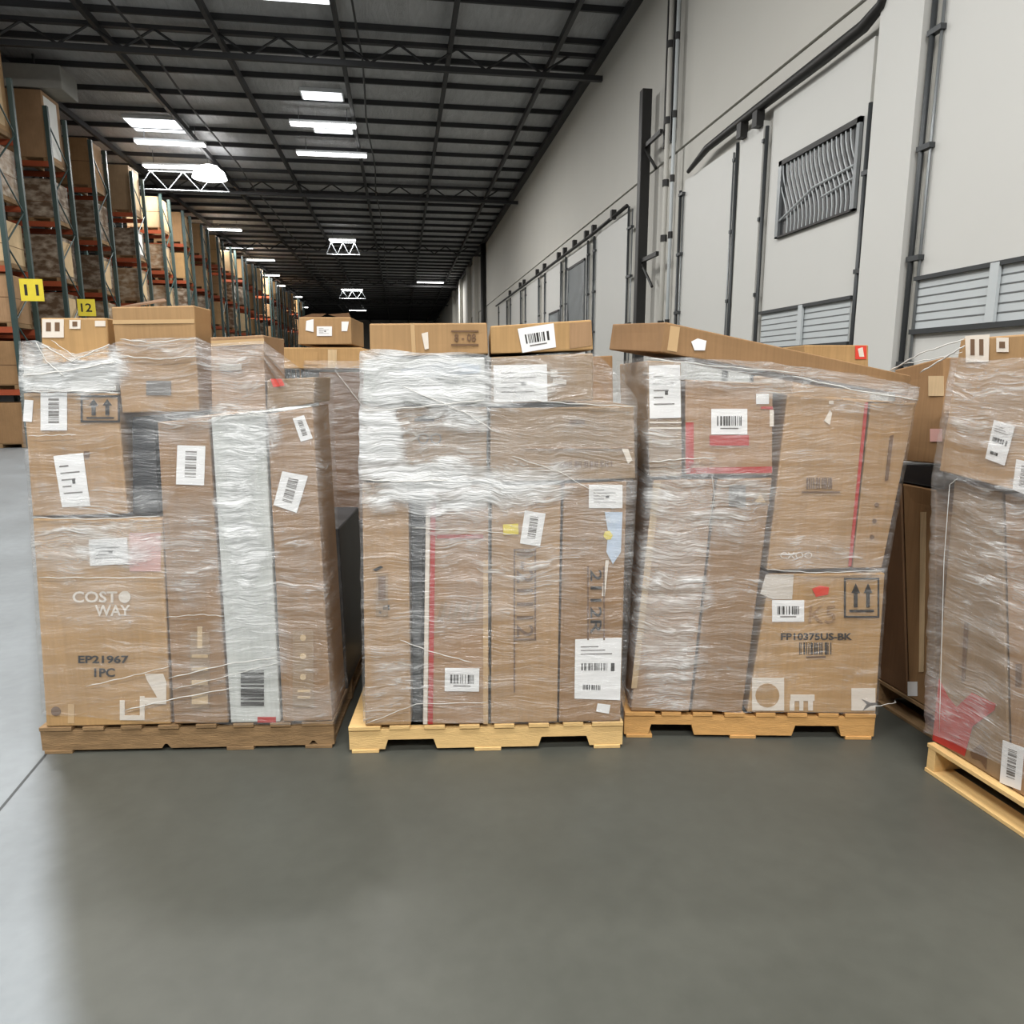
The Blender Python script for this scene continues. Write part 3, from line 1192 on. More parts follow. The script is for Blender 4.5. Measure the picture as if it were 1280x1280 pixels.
# =================================================================== pallet racks
RX = -8.6
LV = [1.35, 2.75, 4.08, 5.55, 7.0]
LVN = ['lowest', 'second', 'third', 'fourth', 'top']
rows = [18.6, 21.4, 24.1, 27.4, 30.4, 33.3, 36.2] + [39.1 + 2.9 * i for i in range(12)]
cols_m = ['tan', 'brown', 'gold', 'rose', 'pale', 'dull', 'brown', 'tan']
R = random.Random(11)
for k, y in enumerate(rows):
    t = empty('pallet_rack', (RX, y, 0))
    tag(t, 'green rack with orange beams, %s row counted from the sign reading 11' % ORD[k], 'pallet rack')
    near = k < 8
    H = 8.3
    for xx in ((0, -2.75, -5.5) if k < 3 else (0, -2.75)):
        for yy in (0.0, 1.05):
            cuboid('upright', (xx - .05, yy - .04, 0), (xx + .05, yy + .05, H), M['green'], t)
        m = MB()
        z = 0.3
        sgn = 0
        while z < H - .9:
            a, b = (0.02, 1.03) if sgn else (1.03, 0.02)
            m.tube([(xx, a, z), (xx, b, z + .85)], .02, 5)
            z += .85
            sgn = 1 - sgn
        m.build('brace', M['green'], t)
    for z in LV:
        for yy in (-0.02, 1.03):
            cuboid('beam', (-5.45 if k < 3 else -2.7, yy - .02, z - .13), (-.05, yy + .04, z), M['orange'], t)
    for li, z in enumerate([0.0] + LV):
        for c in range(3 if k < 2 else 1):
            h = min(R.uniform(.92, 1.18), (LV[li] - .17 - z) if li < 5 else 1.3)
            if li == 5:
                h = R.uniform(1.1, 1.5) if k > 1 else (1.85, 1.68)[k]
            w = R.uniform(1.02, 1.2)
            cx = -0.08 - w / 2 - (0, 1.3, 2.75)[c]
            mt = R.choice(cols_m) if li == 5 or R.random() < .3 else R.choice(('wrapped', 'wrapped', 'wrappedtan', 'brown'))
            dd = R.uniform(.95, 1.04)
            lb = '%s carton on %s level of the %s rack row%s' % (
                {'tan': 'tan', 'brown': 'brown', 'gold': 'golden', 'rose': 'light brown', 'pale': 'pale', 'dull': 'dull brown', 'wrapped': 'film-wrapped', 'wrappedtan': 'film-wrapped tan'}[mt],
                'floor' if li == 0 else LVN[li - 1], ORD[k], ' from sign 11' if c == 0 else [', one place in', ', two places in'][c - 1])
            fr = Frame((RX + cx, y + .03), 0)
            # each load: the carton, its slip pallet and the vertical seam of the flaps
            o = cuboid('stored_carton', (-w / 2, 0, .10), (w / 2, dd, h), M[mt], None, 0.012)
            o.location = (RX + cx, y + .03, z + .005)
            tag(o, lb, 'cardboard box', 'loads on the pallet racks')
            if k < 9:
                m = MB()
                m.box((-w / 2, 0, 0.085), (w / 2, dd, .099)).box((-w / 2, .0, 0), (-w / 2 + .1, dd, .085)).box((-.05, 0, 0), (.05, dd, .085)).box((w / 2 - .1, 0, 0), (w / 2, dd, .085))
                m.build('pallet_base', M['wood_old'], o)
                sd = R.random()
                if sd < .55:
                    hh = .1 + (h - .1) * R.uniform(.4, .6)
                    MB().box((-w / 2 - .002, -.004, hh), (w / 2 + .002, dd, hh + .015)).build('seam', M['dark'], o)
                if sd > .35:
                    MB().box((w / 2, dd * .1, .2), (w / 2 + .004, dd * .8, h - .1)).build('film_patch', M['foam' if sd > .8 else 'pale'], o)
# aisle signs
fr0 = None
for u, v, s, k in ((39.5, 362.5, '11', 0), (108, 384.5, '12', 1)):
    w = on_wall(u, v, RX + 0.02)
    yk = rows[k]
    d = ray(u, v)
    P = CAM + d * ((yk - 0.08) / d.y)
    t = empty('aisle_sign', P)
    tag(t, 'yellow aisle sign with black numerals %s on a green rack post' % ('eleven, the larger one' if k == 0 else 'twelve, the smaller one'), 'sign')
    a = 0.24 if k == 0 else 0.215
    cuboid('sign_board', (-a, 0, -a), (a, .02, a), M['yellow'], t)
    me = text_mesh(s, lambda p, q: Vector((-.62 * a + 1.24 * a * p, -.004, .5 * a - 1.0 * a * q)), 'sign_number', M['ink'], 0.015)
    o = bpy.data.objects.new('sign_number', me)
    COL.objects.link(o)
    o.parent = t
    MB().box((-.03, .02, -.04), (.03, .08, .04)).build('sign_bracket', M['steel'], t)
# grey ventilation duct above the first racks
t = empty('ceiling_duct', (RX - 1.2, 22.0, 8.75))
tag(t, 'grey sheet metal duct under the roof above the first racks', 'duct')
cuboid('duct_body', (-2.2, -.5, 0), (1.6, .5, .55), M['greypanel'], t, .03)
MB().tube([(-1.5, 0, .55), (-1.5, 0, CE - 8.75)], .03, 6).build('hanger', M['darksteel'], t)
MB().tube([(.8, 0, .55), (.8, 0, CE - 8.75)], .03, 6).build('hanger', M['darksteel'], t)

# =================================================================== the pallet loads
# ---- first load (its front in one plane)
pA0, pA1 = on_ground(53, 943), on_ground(418, 935)
FA = Frame(pA0, math.degrees(math.atan2((pA1 - pA0).y, (pA1 - pA0).x)))
wA = (pA1 - pA0).length
pallet(FA, 0, wA, 1.0, 'wood_old', 'weathered brown pallet under the load with the large round-lettered carton', notches=[(0.52, 0.56), (1.17, 1.21)], nd=0.02)

b = carton(FA, [(40, 648), (203, 648), (214, 907), (57, 907)], .92, 'gold', 'big golden carton with two-line white brand lettering, lowest at the wood pallet edge', zb=DECK + .001)
b.ob['label'] = 'big golden carton with white rounded two-line lettering, bottom of the weathered-pallet load'
print_text(b, 'COST', [(91, 739), (147, 739), (147, 753), (91, 753)], 'whiteink', bold=.02)
poly_px(b, [[(156 + 7.5 * math.cos(i * math.pi / 8), 746 + 7.5 * math.sin(i * math.pi / 8)) for i in range(16)]], 'whiteink', 'printed_badge')
print_text(b, 'WAY', [(119, 756), (163, 756), (163, 770), (119, 770)], 'whiteink', bold=.02)
print_text(b, 'EP21967', [(98, 819), (161, 819), (161, 829), (98, 829)], 'ink', bold=.03)
print_text(b, '1PC', [(118, 835), (144, 835), (144, 846), (118, 846)], 'ink', bold=.03)
poly_px(b, [[(70 + 6 * math.cos(i * math.pi / 8), 889 + 6 * math.sin(i * math.pi / 8)) for i in range(16)]], 'brownink', 'printed_dot')
poly_px(b, [[(181, 842), (204, 842), (208, 852), (208, 880), (181, 880), (181, 872), (197, 872), (184, 850)]], 'whiteink', 'printed_mark')
poly_px(b, [rect(150, 875, 156, 894), rect(175, 870, 181, 894), rect(150, 894, 181, 900)], 'whiteink', 'printed_mark')
ship_label(b, rect(112, 673, 160, 706, -3), 'faint', seed=2, label='white label under cloudy film')
poly_px(b, [rect(162, 666, 201, 714)], 'pinkpaper', 'pink_panel')
tape(b, rect(85, 880, 93, 904))

b = carton(FA, [(28, 491), (147, 491), (160, 643), (40, 646)], .9, 'tan', 'tan carton with up-arrow frame and two white labels, above the white-lettered carton')
ship_label(b, rect(51, 491, 84, 538), 'codev', seed=3)
ship_label(b, [(67, 570), (104, 566), (113, 632), (78, 634)], 'faint', seed=4)
poly_px(b, [rect(30, 500, 41, 527, 4)], 'paper', 'white_sticker')
frame_arrows(b, 101, 494, 150, 528)
poly_px(b, [rect(105, 564, 112, 572)], 'brownink', 'printed_mark')

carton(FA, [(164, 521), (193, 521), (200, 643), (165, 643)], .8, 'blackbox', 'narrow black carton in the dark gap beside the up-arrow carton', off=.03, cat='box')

b = carton(FA, [(28, 458), (140, 452), (146, 489), (28, 489)], .8, 'foam', 'white foam-wrapped flat bundle lying on the up-arrow carton', name='foam_bundle', cat='packaging bundle', amp=.02)
poly_px(b, [[(29, 468), (143, 462), (143, 465), (29, 472)]], 'greypaper', 'folded_edge')
b = carton(FA, [(50, 397), (134, 397), (137, 450), (52, 455)], .5, 'gold', 'low golden carton with cut-out arrow prints beside the open-flapped carton', off=.05)
poly_px(b, [rect(53, 399, 80, 422), rect(87, 400, 101, 411), rect(119, 401, 132, 408)], 'whiteink', 'printed_panel')
for q in (rect(58, 403, 64, 414), rect(69, 403, 75, 414)):
    poly_px(b, [q], 'brownink', 'printed_arrow', off=.0035)
poly_px(b, [rect(91, 402, 97, 408)], 'brownink', 'printed_mark', off=.0035)

b = carton(FA, [(138, 383), (243, 381), (250, 515), (152, 517)], .19, 'tan', 'tan carton with raised dark top flap, highest of the weathered-pallet load')
poly_px(b, [rect(183, 476, 214, 494)], 'greyink', 'printed_code')
tape(b, [(141, 400), (243, 399), (243, 404), (141, 405)])
q = [FA.pt(150, 384, .01) - b.o, FA.pt(205, 374, .07) - b.o, FA.pt(208, 377, .01) - b.o, FA.pt(150, 386, .005) - b.o]
link('top_flap', q + [p + Vector((0, .003, .004)) for p in q], [(0, 1, 2, 3), (4, 5, 6, 7), (0, 1, 5, 4), (1, 2, 6, 5), (2, 3, 7, 6), (3, 0, 4, 7)], M['dark'], b.ob)

b = carton(FA, [(196, 527), (261, 522), (286, 906), (217, 906)], .9, 'brown', 'tall brown carton standing between the white-lettered carton and the whitish tall one', zb=DECK + .001)
ship_label(b, rect(221, 557, 256, 606, 2), 'codev', seed=5)
poly_px(b, [rect(238, 790, 262, 885), ], 'dull', 'faded_print')
poly_px(b, [[(247, 783), (253, 783), (253, 810), (247, 810)], rect(240, 818, 260, 822), rect(240, 834, 260, 838), rect(240, 850, 260, 856), rect(240, 868, 260, 880)], 'pale', 'printed_icon', off=.0035)
b = carton(FA, [(263, 521), (331, 517), (351, 905), (288, 906)], .88, 'white', 'tall whitish carton with barcode near its foot, third of the tall row', zb=DECK + .001)
q = pq(b, rect(301, 838, 330, 882))
lb = slab(b, bars(q, 0, 0, 1, 1, False, 29, 8), 'ink', 'printed_barcode')
poly_px(b, [rect(322, 896, 345, 903)], 'redink', 'red_mark')
b = carton(FA, [(333, 517), (391, 508), (416, 903), (353, 904)], .33, 'brown', 'tall narrow brown carton at the shaded end of the tall row, two tilted labels', zb=DECK + .001)
ship_label(b, [(366, 523), (380, 519), (391, 548), (376, 552)], 'codev', seed=6)
ship_label(b, [(353, 589), (385, 595), (371, 641), (342, 631)], 'codev', seed=7)
poly_px(b, [rect(366, 788, 392, 884)], 'dull', 'faded_print')
poly_px(b, [[(379 + 4 * math.cos(i * math.pi / 4), y + 4 * math.sin(i * math.pi / 4)) for i in range(8)] for y in (797, 820, 846)] + [rect(372, 862, 388, 865), rect(372, 870, 388, 873)], 'pale', 'printed_icon', off=.0035)
b = carton(FA, [(333, 474), (394, 471), (393, 505), (333, 513)], .33, 'dull', 'small low carton with red sticker on the narrow brown carton')
poly_px(b, [[(338, 473.5), (352, 473.5), (356, 482), (342, 484)]], 'redsticker', 'red_sticker')
b = carton(FA, [(262, 421), (330, 418), (333, 514), (264, 517)], .32, 'rose', 'battered brown carton with crushed top on the whitish tall carton', amp=.012)
poly_px(b, [rect(275, 455, 302, 463, -2)], 'greypaper', 'worn_sticker')
tape(b, [(264, 426), (330, 423), (330, 430), (264, 433)])

carton(FA, [(374, 660), (424, 660), (437, 903), (386, 903)], .58, 'blackbox', 'black carton in the gap shade behind the narrow brown carton', off=.345, zb=DECK + .001)  # added block: shade of the gap put in as black colour
wrap(FA, [(420, 23), (485, 24), (645, 36), (907, 53)], [(430, 340), (470, 397), (510, 395), (700, 404), (905, 418)],
     [(24, 425), (45, 424), (70, 437), (95, 444), (136, 430), (152, 424), (246, 422), (262, 430), (332, 428), (341, 466), (398, 466)],
     [(50, 893), (150, 900), (215, 903), (300, 906), (420, 905)],
     [(88, 468, 62, 24, 1.35), (120, 685, 85, 34, .95), (303, 660, 30, 130, 1.2), (310, 540, 30, 30, 1.1), (182, 570, 22, 46, .05), (182, 622, 20, 18, .7), (235, 690, 32, 60, .55), (375, 660, 32, 150, .30), (200, 432, 50, 12, .7),
      (200, 475, 52, 26, .22), (262, 530, 70, 18, .6), (300, 470, 36, 45, .45), (48, 440, 26, 24, 1.0), (95, 626, 60, 18, .5), (320, 780, 30, 60, .6), (125, 750, 60, 30, .5), (110, 830, 50, 50, .03), (250, 850, 90, 40, .25), (385, 885, 40, 20, .6)],
     .07, 'cloudy stretch film wound round the load on the weathered brown pallet', sideL=.9, sideR=.3,
     strands=[([(108, 858), (160, 846), (212, 833)], .0035), ([(155, 888), (215, 874), (290, 860)], .005), ([(210, 848), (285, 830), (345, 822)], .005), ([(215, 862), (280, 846), (348, 828)], .003),
              ([(45, 428), (58, 452), (80, 470)], .005), ([(52, 430), (90, 452), (137, 430)], .005), ([(64, 425), (95, 447), (130, 440)], .003), ([(30, 470), (90, 463), (145, 452)], .007),
              ([(40, 647), (120, 649), (200, 645)], .004), ([(48, 722), (120, 722), (205, 722)], .004), ([(32, 490), (90, 489), (150, 491)], .005), ([(35, 545), (70, 544), (95, 543)], .003),
              ([(150, 424), (190, 428), (244, 423)], .004), ([(152, 445), (200, 449), (246, 445)], .004), ([(205, 772), (250, 768), (280, 770)], .003), ([(268, 520), (300, 518), (332, 517)], .004)])

# ---- middle load
pB0, pB1 = on_ground(437, 942), on_ground(778, 935)
FB = Frame(pB0, math.degrees(math.atan2((pB1 - pB0).y, (pB1 - pB0).x)))
wB = (pB1 - pB0).length


def lx(fr, u, v):
    return fr.pt(u, v).x


pallet(FB, 0, wB, 1.0, 'wood_new', 'bright new pine pallet with two clear notches, under the middle load', notches=[(lx(FB, 481, 930), lx(FB, 546, 930)), (lx(FB, 673, 930), lx(FB, 737, 930))], nd=.045)
b = carton(FB, [(452, 603), (511, 603), (514, 906), (456, 907)], .85, 'tan', 'narrow tan carton with small black shop marks, outer end of the bright pallet load', zb=DECK + .001)
poly_px(b, [[(466, 712), (476, 707), (479, 709), (470, 714)], rect(479, 756, 487, 762), rect(474, 763, 477, 767)], 'ink', 'printed_mark')
poly_px(b, [rect(470, 716, 485, 770)], 'dull', 'faded_print')
poly_px(b, [rect(473, 720, 482, 750), ], 'brownink', 'printed_text', off=.0035)
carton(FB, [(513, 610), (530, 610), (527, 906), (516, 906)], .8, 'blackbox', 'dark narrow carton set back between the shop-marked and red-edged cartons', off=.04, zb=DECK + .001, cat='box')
b = carton(FB, [(532, 606), (611, 606), (611, 908), (528, 908)], .85, 'rose', 'carton with red edge stripe and low barcode label on the bright pallet', zb=DECK + .001)
poly_px(b, [[(539, 608), (545, 608), (541, 905), (535, 905)], rect(546, 668, 604, 673)], 'redink', 'red_stripe')
poly_px(b, [[(533, 608), (538, 608), (534, 905), (529, 905)]], 'whiteink', 'white_stripe')
ship_label(b, rect(556, 835, 599, 864, 1), 'code', seed=9)
slab(b, bars(pq(b, [(552, 752), (600, 752), (594, 775), (546, 775)]), 0, 0, 1, 1, True, 13, 33), 'dull', 'faded_print')
tape(b, [(604, 700), (610, 700), (610, 905), (604, 905)])
b = carton(FB, [(614, 609), (702, 606), (697, 907), (613, 907)], .85, 'tan', 'carton with big sideways black number frame and yellow sticker on the bright pallet', zb=DECK + .001)
poly_px(b, [rect(642, 686, 644, 865), rect(668, 686, 670, 800), rect(642, 686, 670, 688), rect(642, 798, 670, 800)], 'brownink', 'print_frame')
print_text(b, '1-21112', [(667, 690), (667, 796), (646, 796), (646, 690)], 'brownink', bold=.01)
ship_label(b, [(656, 638), (682, 642), (675, 683), (650, 679)], 'codev', seed=10)
poly_px(b, [rect(629, 655, 648, 668, -3)], 'yellow', 'yellow_sticker')
b = carton(FB, [(704, 604), (784, 601), (776, 905), (698, 906)], .85, 'brown', 'carton with large white shipping sheet and sideways print, inner end of the bright pallet', zb=DECK + .001)
poly_px(b, [rect(734, 708, 736, 800), rect(754, 708, 756, 800)], 'brownink', 'print_frame')
print_text(b, '2112R', [(752, 712), (752, 792), (738, 792), (738, 712)], 'ink', bold=.01)
ship_label(b, [(719, 799), (777, 797), (775, 875), (718, 873)], 'sheet', seed=11)
ship_label(b, rect(736, 606, 778, 635), 'faint', seed=12)
poly_px(b, [[(756, 640), (778, 640), (776, 690), (766, 705), (758, 690), (760, 665)]], 'bluepaper', 'blue_white_sticker')
poly_px(b, [[(760 + 6 * math.cos(i), 669 + 6 * math.sin(i)) for i in range(6)]], 'yellow', 'yellow_sticker', off=.0035)
poly_px(b, [[(747, 879), (763, 881), (761, 892), (745, 889)]], 'paper', 'small_label')
poly_px(b, [[(757, 700), (761, 700), (756, 745), (752, 745)]], 'whiteink', 'torn_film_tag')
b = carton(FB, [(612, 510), (793, 507), (795, 599), (612, 604)], .8, 'dull', 'long dull brown carton with one text line, across tops of the standing cartons', off=-.004)
slab(b, bars(pq(b, [(692, 577), (765, 576), (765, 583), (692, 584)]), 0, 0, 1, 1, True, 41, 31), 'brownink', 'printed_text')
poly_px(b, [rect(712, 525, 731, 529)], 'brownink', 'printed_mark')
poly_px(b, [rect(657, 558, 790, 561)], 'brown', 'print_line')
poly_px(b, [[(777, 560), (784, 558), (790, 575), (785, 580)]], 'whiteink', 'torn_sticker')
b = carton(FB, [(452, 508), (609, 508), (609, 601), (452, 601)], .8, 'dull', 'wide carton with two faint round letters under cloudy film, below the white carton', off=-.004)
print_text(b, 'OO', [(522, 541), (552, 541), (552, 555), (522, 555)], 'greyink')
poly_px(b, [[(518, 523), (530, 519), (543, 522), (543, 526), (518, 526)]], 'ink', 'printed_mark')
b = carton(FB, [(454, 450), (606, 446), (608, 506), (453, 506)], .8, 'white', 'white carton with bluish print under thick film, below the flat top carton')
poly_px(b, [[(500, 462), (560, 452), (600, 456), (600, 466), (540, 472), (505, 468)]], 'bluepaper', 'blue_print')
b = carton(FB, [(461, 404), (609, 403), (611, 443), (462, 447)], .7, 'tan', 'flat tan carton with small printed panel, top corner of the middle load')
poly_px(b, [rect(564, 413, 598, 415), rect(564, 430, 598, 432)], 'brownink', 'print_line')
print_text(b, '8 - 08', [(568, 417), (595, 417), (595, 427), (568, 427)], 'brownink', bold=.02)
tape(b, [(513, 404), (518, 404), (520, 444), (515, 444)])
poly_px(b, [[(527, 417), (535, 415), (536, 436), (531, 437)]], 'whiteink', 'torn_sticker')
b = carton(FB, [(612, 407), (740, 399), (742, 438), (613, 443)], .7, 'gold', 'golden top carton with tilted white barcode label, against the dock wall view')
ship_label(b, [(647, 411), (692, 404), (695, 434), (653, 441)], 'code', seed=13)
poly_px(b, [[(712, 404), (739, 402), (740, 432), (712, 436)]], 'rose', 'tape_patch', off=.001)
b = carton(FB, [(613, 446), (742, 441), (742, 501), (613, 506)], .7, 'dull', 'carton with wide white paper sheet, under the golden top carton')
ship_label(b, rect(617, 456, 684, 502, -1), 'faint', seed=14)
poly_px(b, [rect(688, 462, 697, 471), rect(691, 474, 708, 480, 5)], 'greypaper', 'small_sticker')

wrap(FB, [(430, 450), (600, 449), (905, 454)], [(440, 744), (495, 796), (600, 797), (905, 779)],
     [(448, 440), (465, 437), (520, 440), (608, 443), (615, 446), (700, 442), (743, 441), (760, 470), (797, 500)],
     [(452, 903), (600, 905), (780, 903)],
     [(478, 545, 40, 76, 1.6), (530, 470, 92, 40, 1.5), (585, 520, 26, 16, 1.0), (530, 608, 80, 28, 1.55), (630, 606, 80, 26, 1.2), (655, 480, 42, 26, .75), (575, 645, 50, 40, .7), (690, 555, 100, 40, .30), (560, 540, 50, 40, .5),
      (660, 700, 50, 70, .42), (590, 720, 40, 60, .5), (745, 650, 40, 50, .45), (525, 760, 14, 150, .25), (580, 870, 60, 30, .2), (490, 720, 40, 120, .22), (480, 850, 30, 40, .4), (740, 860, 50, 60, .05)],
     .08, 'cloudy stretch film wound round the middle load on the bright pallet', off=-.024, sideL=.8, sideR=.8,
     strands=[([(500, 482), (580, 515), (620, 540)], .004), ([(640, 570), (700, 590), (760, 625)], .003),
              ([(515, 660), (600, 663), (640, 668)], .003), ([(500, 800), (540, 815), (590, 828)], .004), ([(660, 500), (720, 505), (795, 508)], .004), 
              ([(455, 600), (500, 602), (560, 600)], .005), ([(453, 515), (530, 508), (605, 500)], .005), ([(457, 905), (520, 880), (610, 878)], .003)])

# ---- third load, leaning
pC0, pC1 = on_ground(780, 922), on_ground(1092, 925)
FC = Frame(pC0, math.degrees(math.atan2((pC1 - pC0).y, (pC1 - pC0).x)))
wC = (pC1 - pC0).length
pallet(FC, 0, wC, 1.0, 'wood_mid', 'orange-toned pine pallet under the leaning load by the dock wall', notches=[(lx(FC, 810, 915), lx(FC, 868, 915)), (lx(FC, 990, 915), lx(FC, 1052, 915))], nd=.05)
b = carton(FC, [(816, 600), (894, 599), (862, 891), (788, 889)], .9, 'rose', 'leaning brown carton with pale edge and crinkled film, outer end of the leaning load', zb=DECK + .001)
poly_px(b, [[(817, 602), (826, 602), (796, 860), (789, 860)]], 'pale', 'worn_edge')
b = carton(FC, [(896, 599), (966, 597), (928, 893), (864, 892)], .9, 'brown', 'leaning brown carton with triangle print, second of the leaning load', zb=DECK + .001)
poly_px(b, [rect(911, 606, 932, 633)], 'greyink', 'printed_code')
poly_px(b, [[(938, 630), (948, 612), (958, 612), (962, 630)], ], 'dull', 'printed_triangle')
poly_px(b, [[(943, 628), (950, 616), (957, 628)]], 'pale', 'printed_mark', off=.0035)
b = carton(FC, [(808, 450), (852, 452), (853, 596), (811, 597)], .92, 'dull', 'upright narrow carton with tall white sheet, corner of the leaning load')
ship_label(b, [(811, 457), (850, 456), (851, 522), (812, 523)], 'faint', seed=15)
poly_px(b, [rect(812, 527, 852, 529), rect(812, 534, 852, 536)], 'whiteink', 'white_line')
b = carton(FC, [(856, 474), (967, 479), (966, 594), (856, 594)], .85, 'rose', 'carton with red corner trim and centred barcode label, upper leaning load')
ship_label(b, rect(889, 511, 934, 543), 'code', seed=16)
poly_px(b, [rect(887, 544, 936, 557), [(857, 528), (867, 528), (867, 580), (857, 588)], [(858, 585), (965, 583), (965, 591), (858, 592)], [(951, 508), (966, 508), (966, 512), (951, 511)]], 'redink', 'red_trim')
poly_px(b, [rect(945, 492, 961, 505)], 'paper', 'small_label')
poly_px(b, [rect(962, 512, 967, 533)], 'whiteink', 'white_mark')
b = carton(FC, [(984, 492), (1086, 501), (1063, 711), (958, 714)], .9, 'tan', 'tall tan carton with red edge line and small barcode, leaning load upper half')
poly_px(b, [[(1081, 503), (1085, 503), (1064, 708), (1060, 708)]], 'redink', 'red_line')
q = pq(b, rect(1008, 597, 1040, 611))
slab(b, bars(q, 0, 0, 1, 1, True, 27, 17), 'brownink', 'printed_barcode')
poly_px(b, [rect(1002, 614, 1050, 616)], 'brownink', 'print_line')
poly_px(b, [[(1030, 526), (1037, 513), (1040, 516), (1037, 531)], rect(1036, 501, 1042, 505)], 'whiteink', 'torn_sticker')
print_text(b, 'CXOO', [(975, 690), (1015, 690), (1015, 698), (975, 698)], 'whiteink')
b = carton(FC, [(1088, 504), (1146, 503), (1103, 711), (1065, 711)], .9, 'tan', 'tan carton with sideways brown text and three dots, outermost upper leaning load')
poly_px(b, [[(1112, 545), (1117, 543), (1110, 600), (1106, 601)]], 'brownink', 'printed_text')
poly_px(b, [[(x + 3 * math.cos(i), y + 3 * math.sin(i)) for i in range(6)] for x, y in ((1096, 631), (1093, 651), (1090, 671))], 'brownink', 'printed_dot')
b = carton(FC, [(962, 718), (1107, 716), (1095, 896), (933, 896)], .9, 'gold', 'square golden carton with white ring and comb prints, at the foot of the leaning load', zb=DECK + .001)
ship_label(b, rect(965, 750, 1005, 777, 0), 'code', seed=18)
poly_px(b, [[(957, 718), (992, 718), (990, 749), (966, 749), (950, 742)]], 'greypaper', 'white_print')
poly_px(b, [[(1015, 736), (1025, 732), (1036, 734), (1035, 743), (1020, 746)]], 'redsticker', 'red_sticker')
print_text(b, 'K5', [(1012, 757), (1045, 757), (1044, 779), (1010, 779)], 'brown')
frame_arrows(b, 1055, 722, 1099, 772)
print_text(b, 'FP10375US-BK', [(976, 791), (1065, 791), (1065, 800), (976, 800)], 'ink', bold=.03)
q = pq(b, rect(999, 803, 1039, 818))
slab(b, bars(q, 0, 0, 1, 1, True, 27, 19), 'ink', 'printed_barcode')
poly_px(b, [rect(1008, 820, 1032, 822)], 'brownink', 'print_line')
poly_px(b, [rect(940, 847, 980, 888)], 'whiteink', 'white_square')
poly_px(b, [[(959 + 15 * math.cos(i * math.pi / 10), 869 + 15 * math.sin(i * math.pi / 10)) for i in range(20)]], 'gold', 'printed_ring', off=.0035)
poly_px(b, [rect(988, 868, 1018, 876), rect(987, 876, 993, 888), rect(999, 876, 1004, 888), rect(1010, 876, 1016, 888)], 'whiteink', 'comb_print')
poly_px(b, [rect(1064, 860, 1094, 888)], 'whiteink', 'white_square')
poly_px(b, [[(1076, 873), (1088, 878), (1096, 878), (1096, 881), (1088, 882), (1078, 888), (1083, 880)]], 'greyink', 'torn_film_mark', off=.0035)
# long carton thrown across the top
b = carton(FC, [(832, 402), (1140, 470), (1136, 495), (826, 440)], .5, 'brown', 'long flat carton lying tilted across the top of the leaning load', dvec=(-.16, .55, .03), off=-.005)
poly_px(b, [[(864, 427), (872, 423), (883, 426), (881, 438), (868, 438)]], 'paper', 'small_label')
tape(b, [(838, 407), (850, 409), (846, 440), (834, 438)])
wrap(FC, [(440, 806), (600, 809), (890, 786)], [(480, 1150), (500, 1147), (712, 1110), (893, 1097)],
     [(804, 446), (860, 448), (960, 452), (1060, 466), (1130, 478), (1155, 486)],
     [(785, 884), (930, 890), (1098, 893)],
     [(840, 735, 42, 150, .95), (920, 740, 40, 140, .2), (975, 540, 14, 60, .02), (930, 468, 120, 18, .75), (1080, 488, 70, 16, .7), (1020, 690, 60, 22, .5), (910, 540, 60, 60, .15), (1020, 600, 50, 90, .16), (860, 588, 55, 10, .8), (1030, 820, 66, 70, .03),
      (830, 560, 26, 30, .6), (1040, 715, 60, 10, .4), (900, 640, 60, 40, .55)],
     .06, 'stretch film wound round the leaning load on the orange-toned pallet', off=-.026, sideL=.9, sideR=.6,
     strands=[([(808, 448), (900, 458), (1000, 466)], .005), ([(990, 470), (1080, 490), (1148, 500)], .006), ([(810, 578), (850, 574), (895, 572)], .005), ([(890, 596), (893, 620), (885, 660)], .003),
              ([(960, 712), (1020, 716), (1105, 713)], .004), ([(1090, 884), (1120, 878), (1118, 876)], .003)])

# ---- row of loads along the dock side: nearest one at the frame edge
FD = Frame((2.165, 2.57), -86)
pallet_end(FD, 0, 1.2, 1.0, 'wood_new', 'open-sided pine pallet of the load nearest the dock wall corner')
b = carton(FD, [(1192, 600), (1253, 615), (1262, 985), (1164, 935)], .85, 'dull', 'carton with big red shape near its foot, lower load nearest the viewer', off=.03, zb=DECK + .001)
poly_px(b, [[(1174, 848), (1186, 872), (1196, 884), (1215, 866), (1245, 880), (1243, 888), (1216, 908), (1206, 945), (1166, 925)]], 'redink', 'red_print')
poly_px(b, [[(1206, 778), (1211, 778), (1206, 850), (1202, 850)]], 'brownink', 'printed_text')
poly_px(b, [[(1213, 940), (1226, 930), (1234, 940), (1233, 962), (1226, 950), (1216, 948)]], 'brownink', 'printed_mark')
b = carton(FD, [(1255, 616), (1350, 640), (1356, 1050), (1264, 986)], .85, 'rose', 'carton with upright barcode label near its foot, at the edge of the view', off=.03, zb=DECK + .001)
ship_label(b, [(1254, 925), (1281, 935), (1276, 988), (1250, 978)], 'codev', seed=20)
poly_px(b, [rect(1270, 830, 1277, 858)], 'brownink', 'printed_mark')
b = carton(FD, [(1200, 423), (1350, 412), (1352, 636), (1173, 589)], .8, 'tan', 'large upper carton with arrow panel and two white labels, overhanging the red-shape carton', off=-.02)
ship_label(b, [(1243, 525), (1269, 533), (1256, 582), (1232, 573)], 'sheet', seed=21)
ship_label(b, [(1271, 574), (1296, 580), (1292, 622), (1266, 612)], 'codev', seed=22)
poly_px(b, [[(1207, 420), (1237, 418), (1236, 452), (1208, 453)], rect(1246, 422, 1261, 440)], 'whiteink', 'printed_panel')
poly_px(b, [rect(1214, 424, 1219, 444), rect(1225, 424, 1230, 444), rect(1250, 427, 1257, 435)], 'brownink', 'printed_arrow', off=.0035)
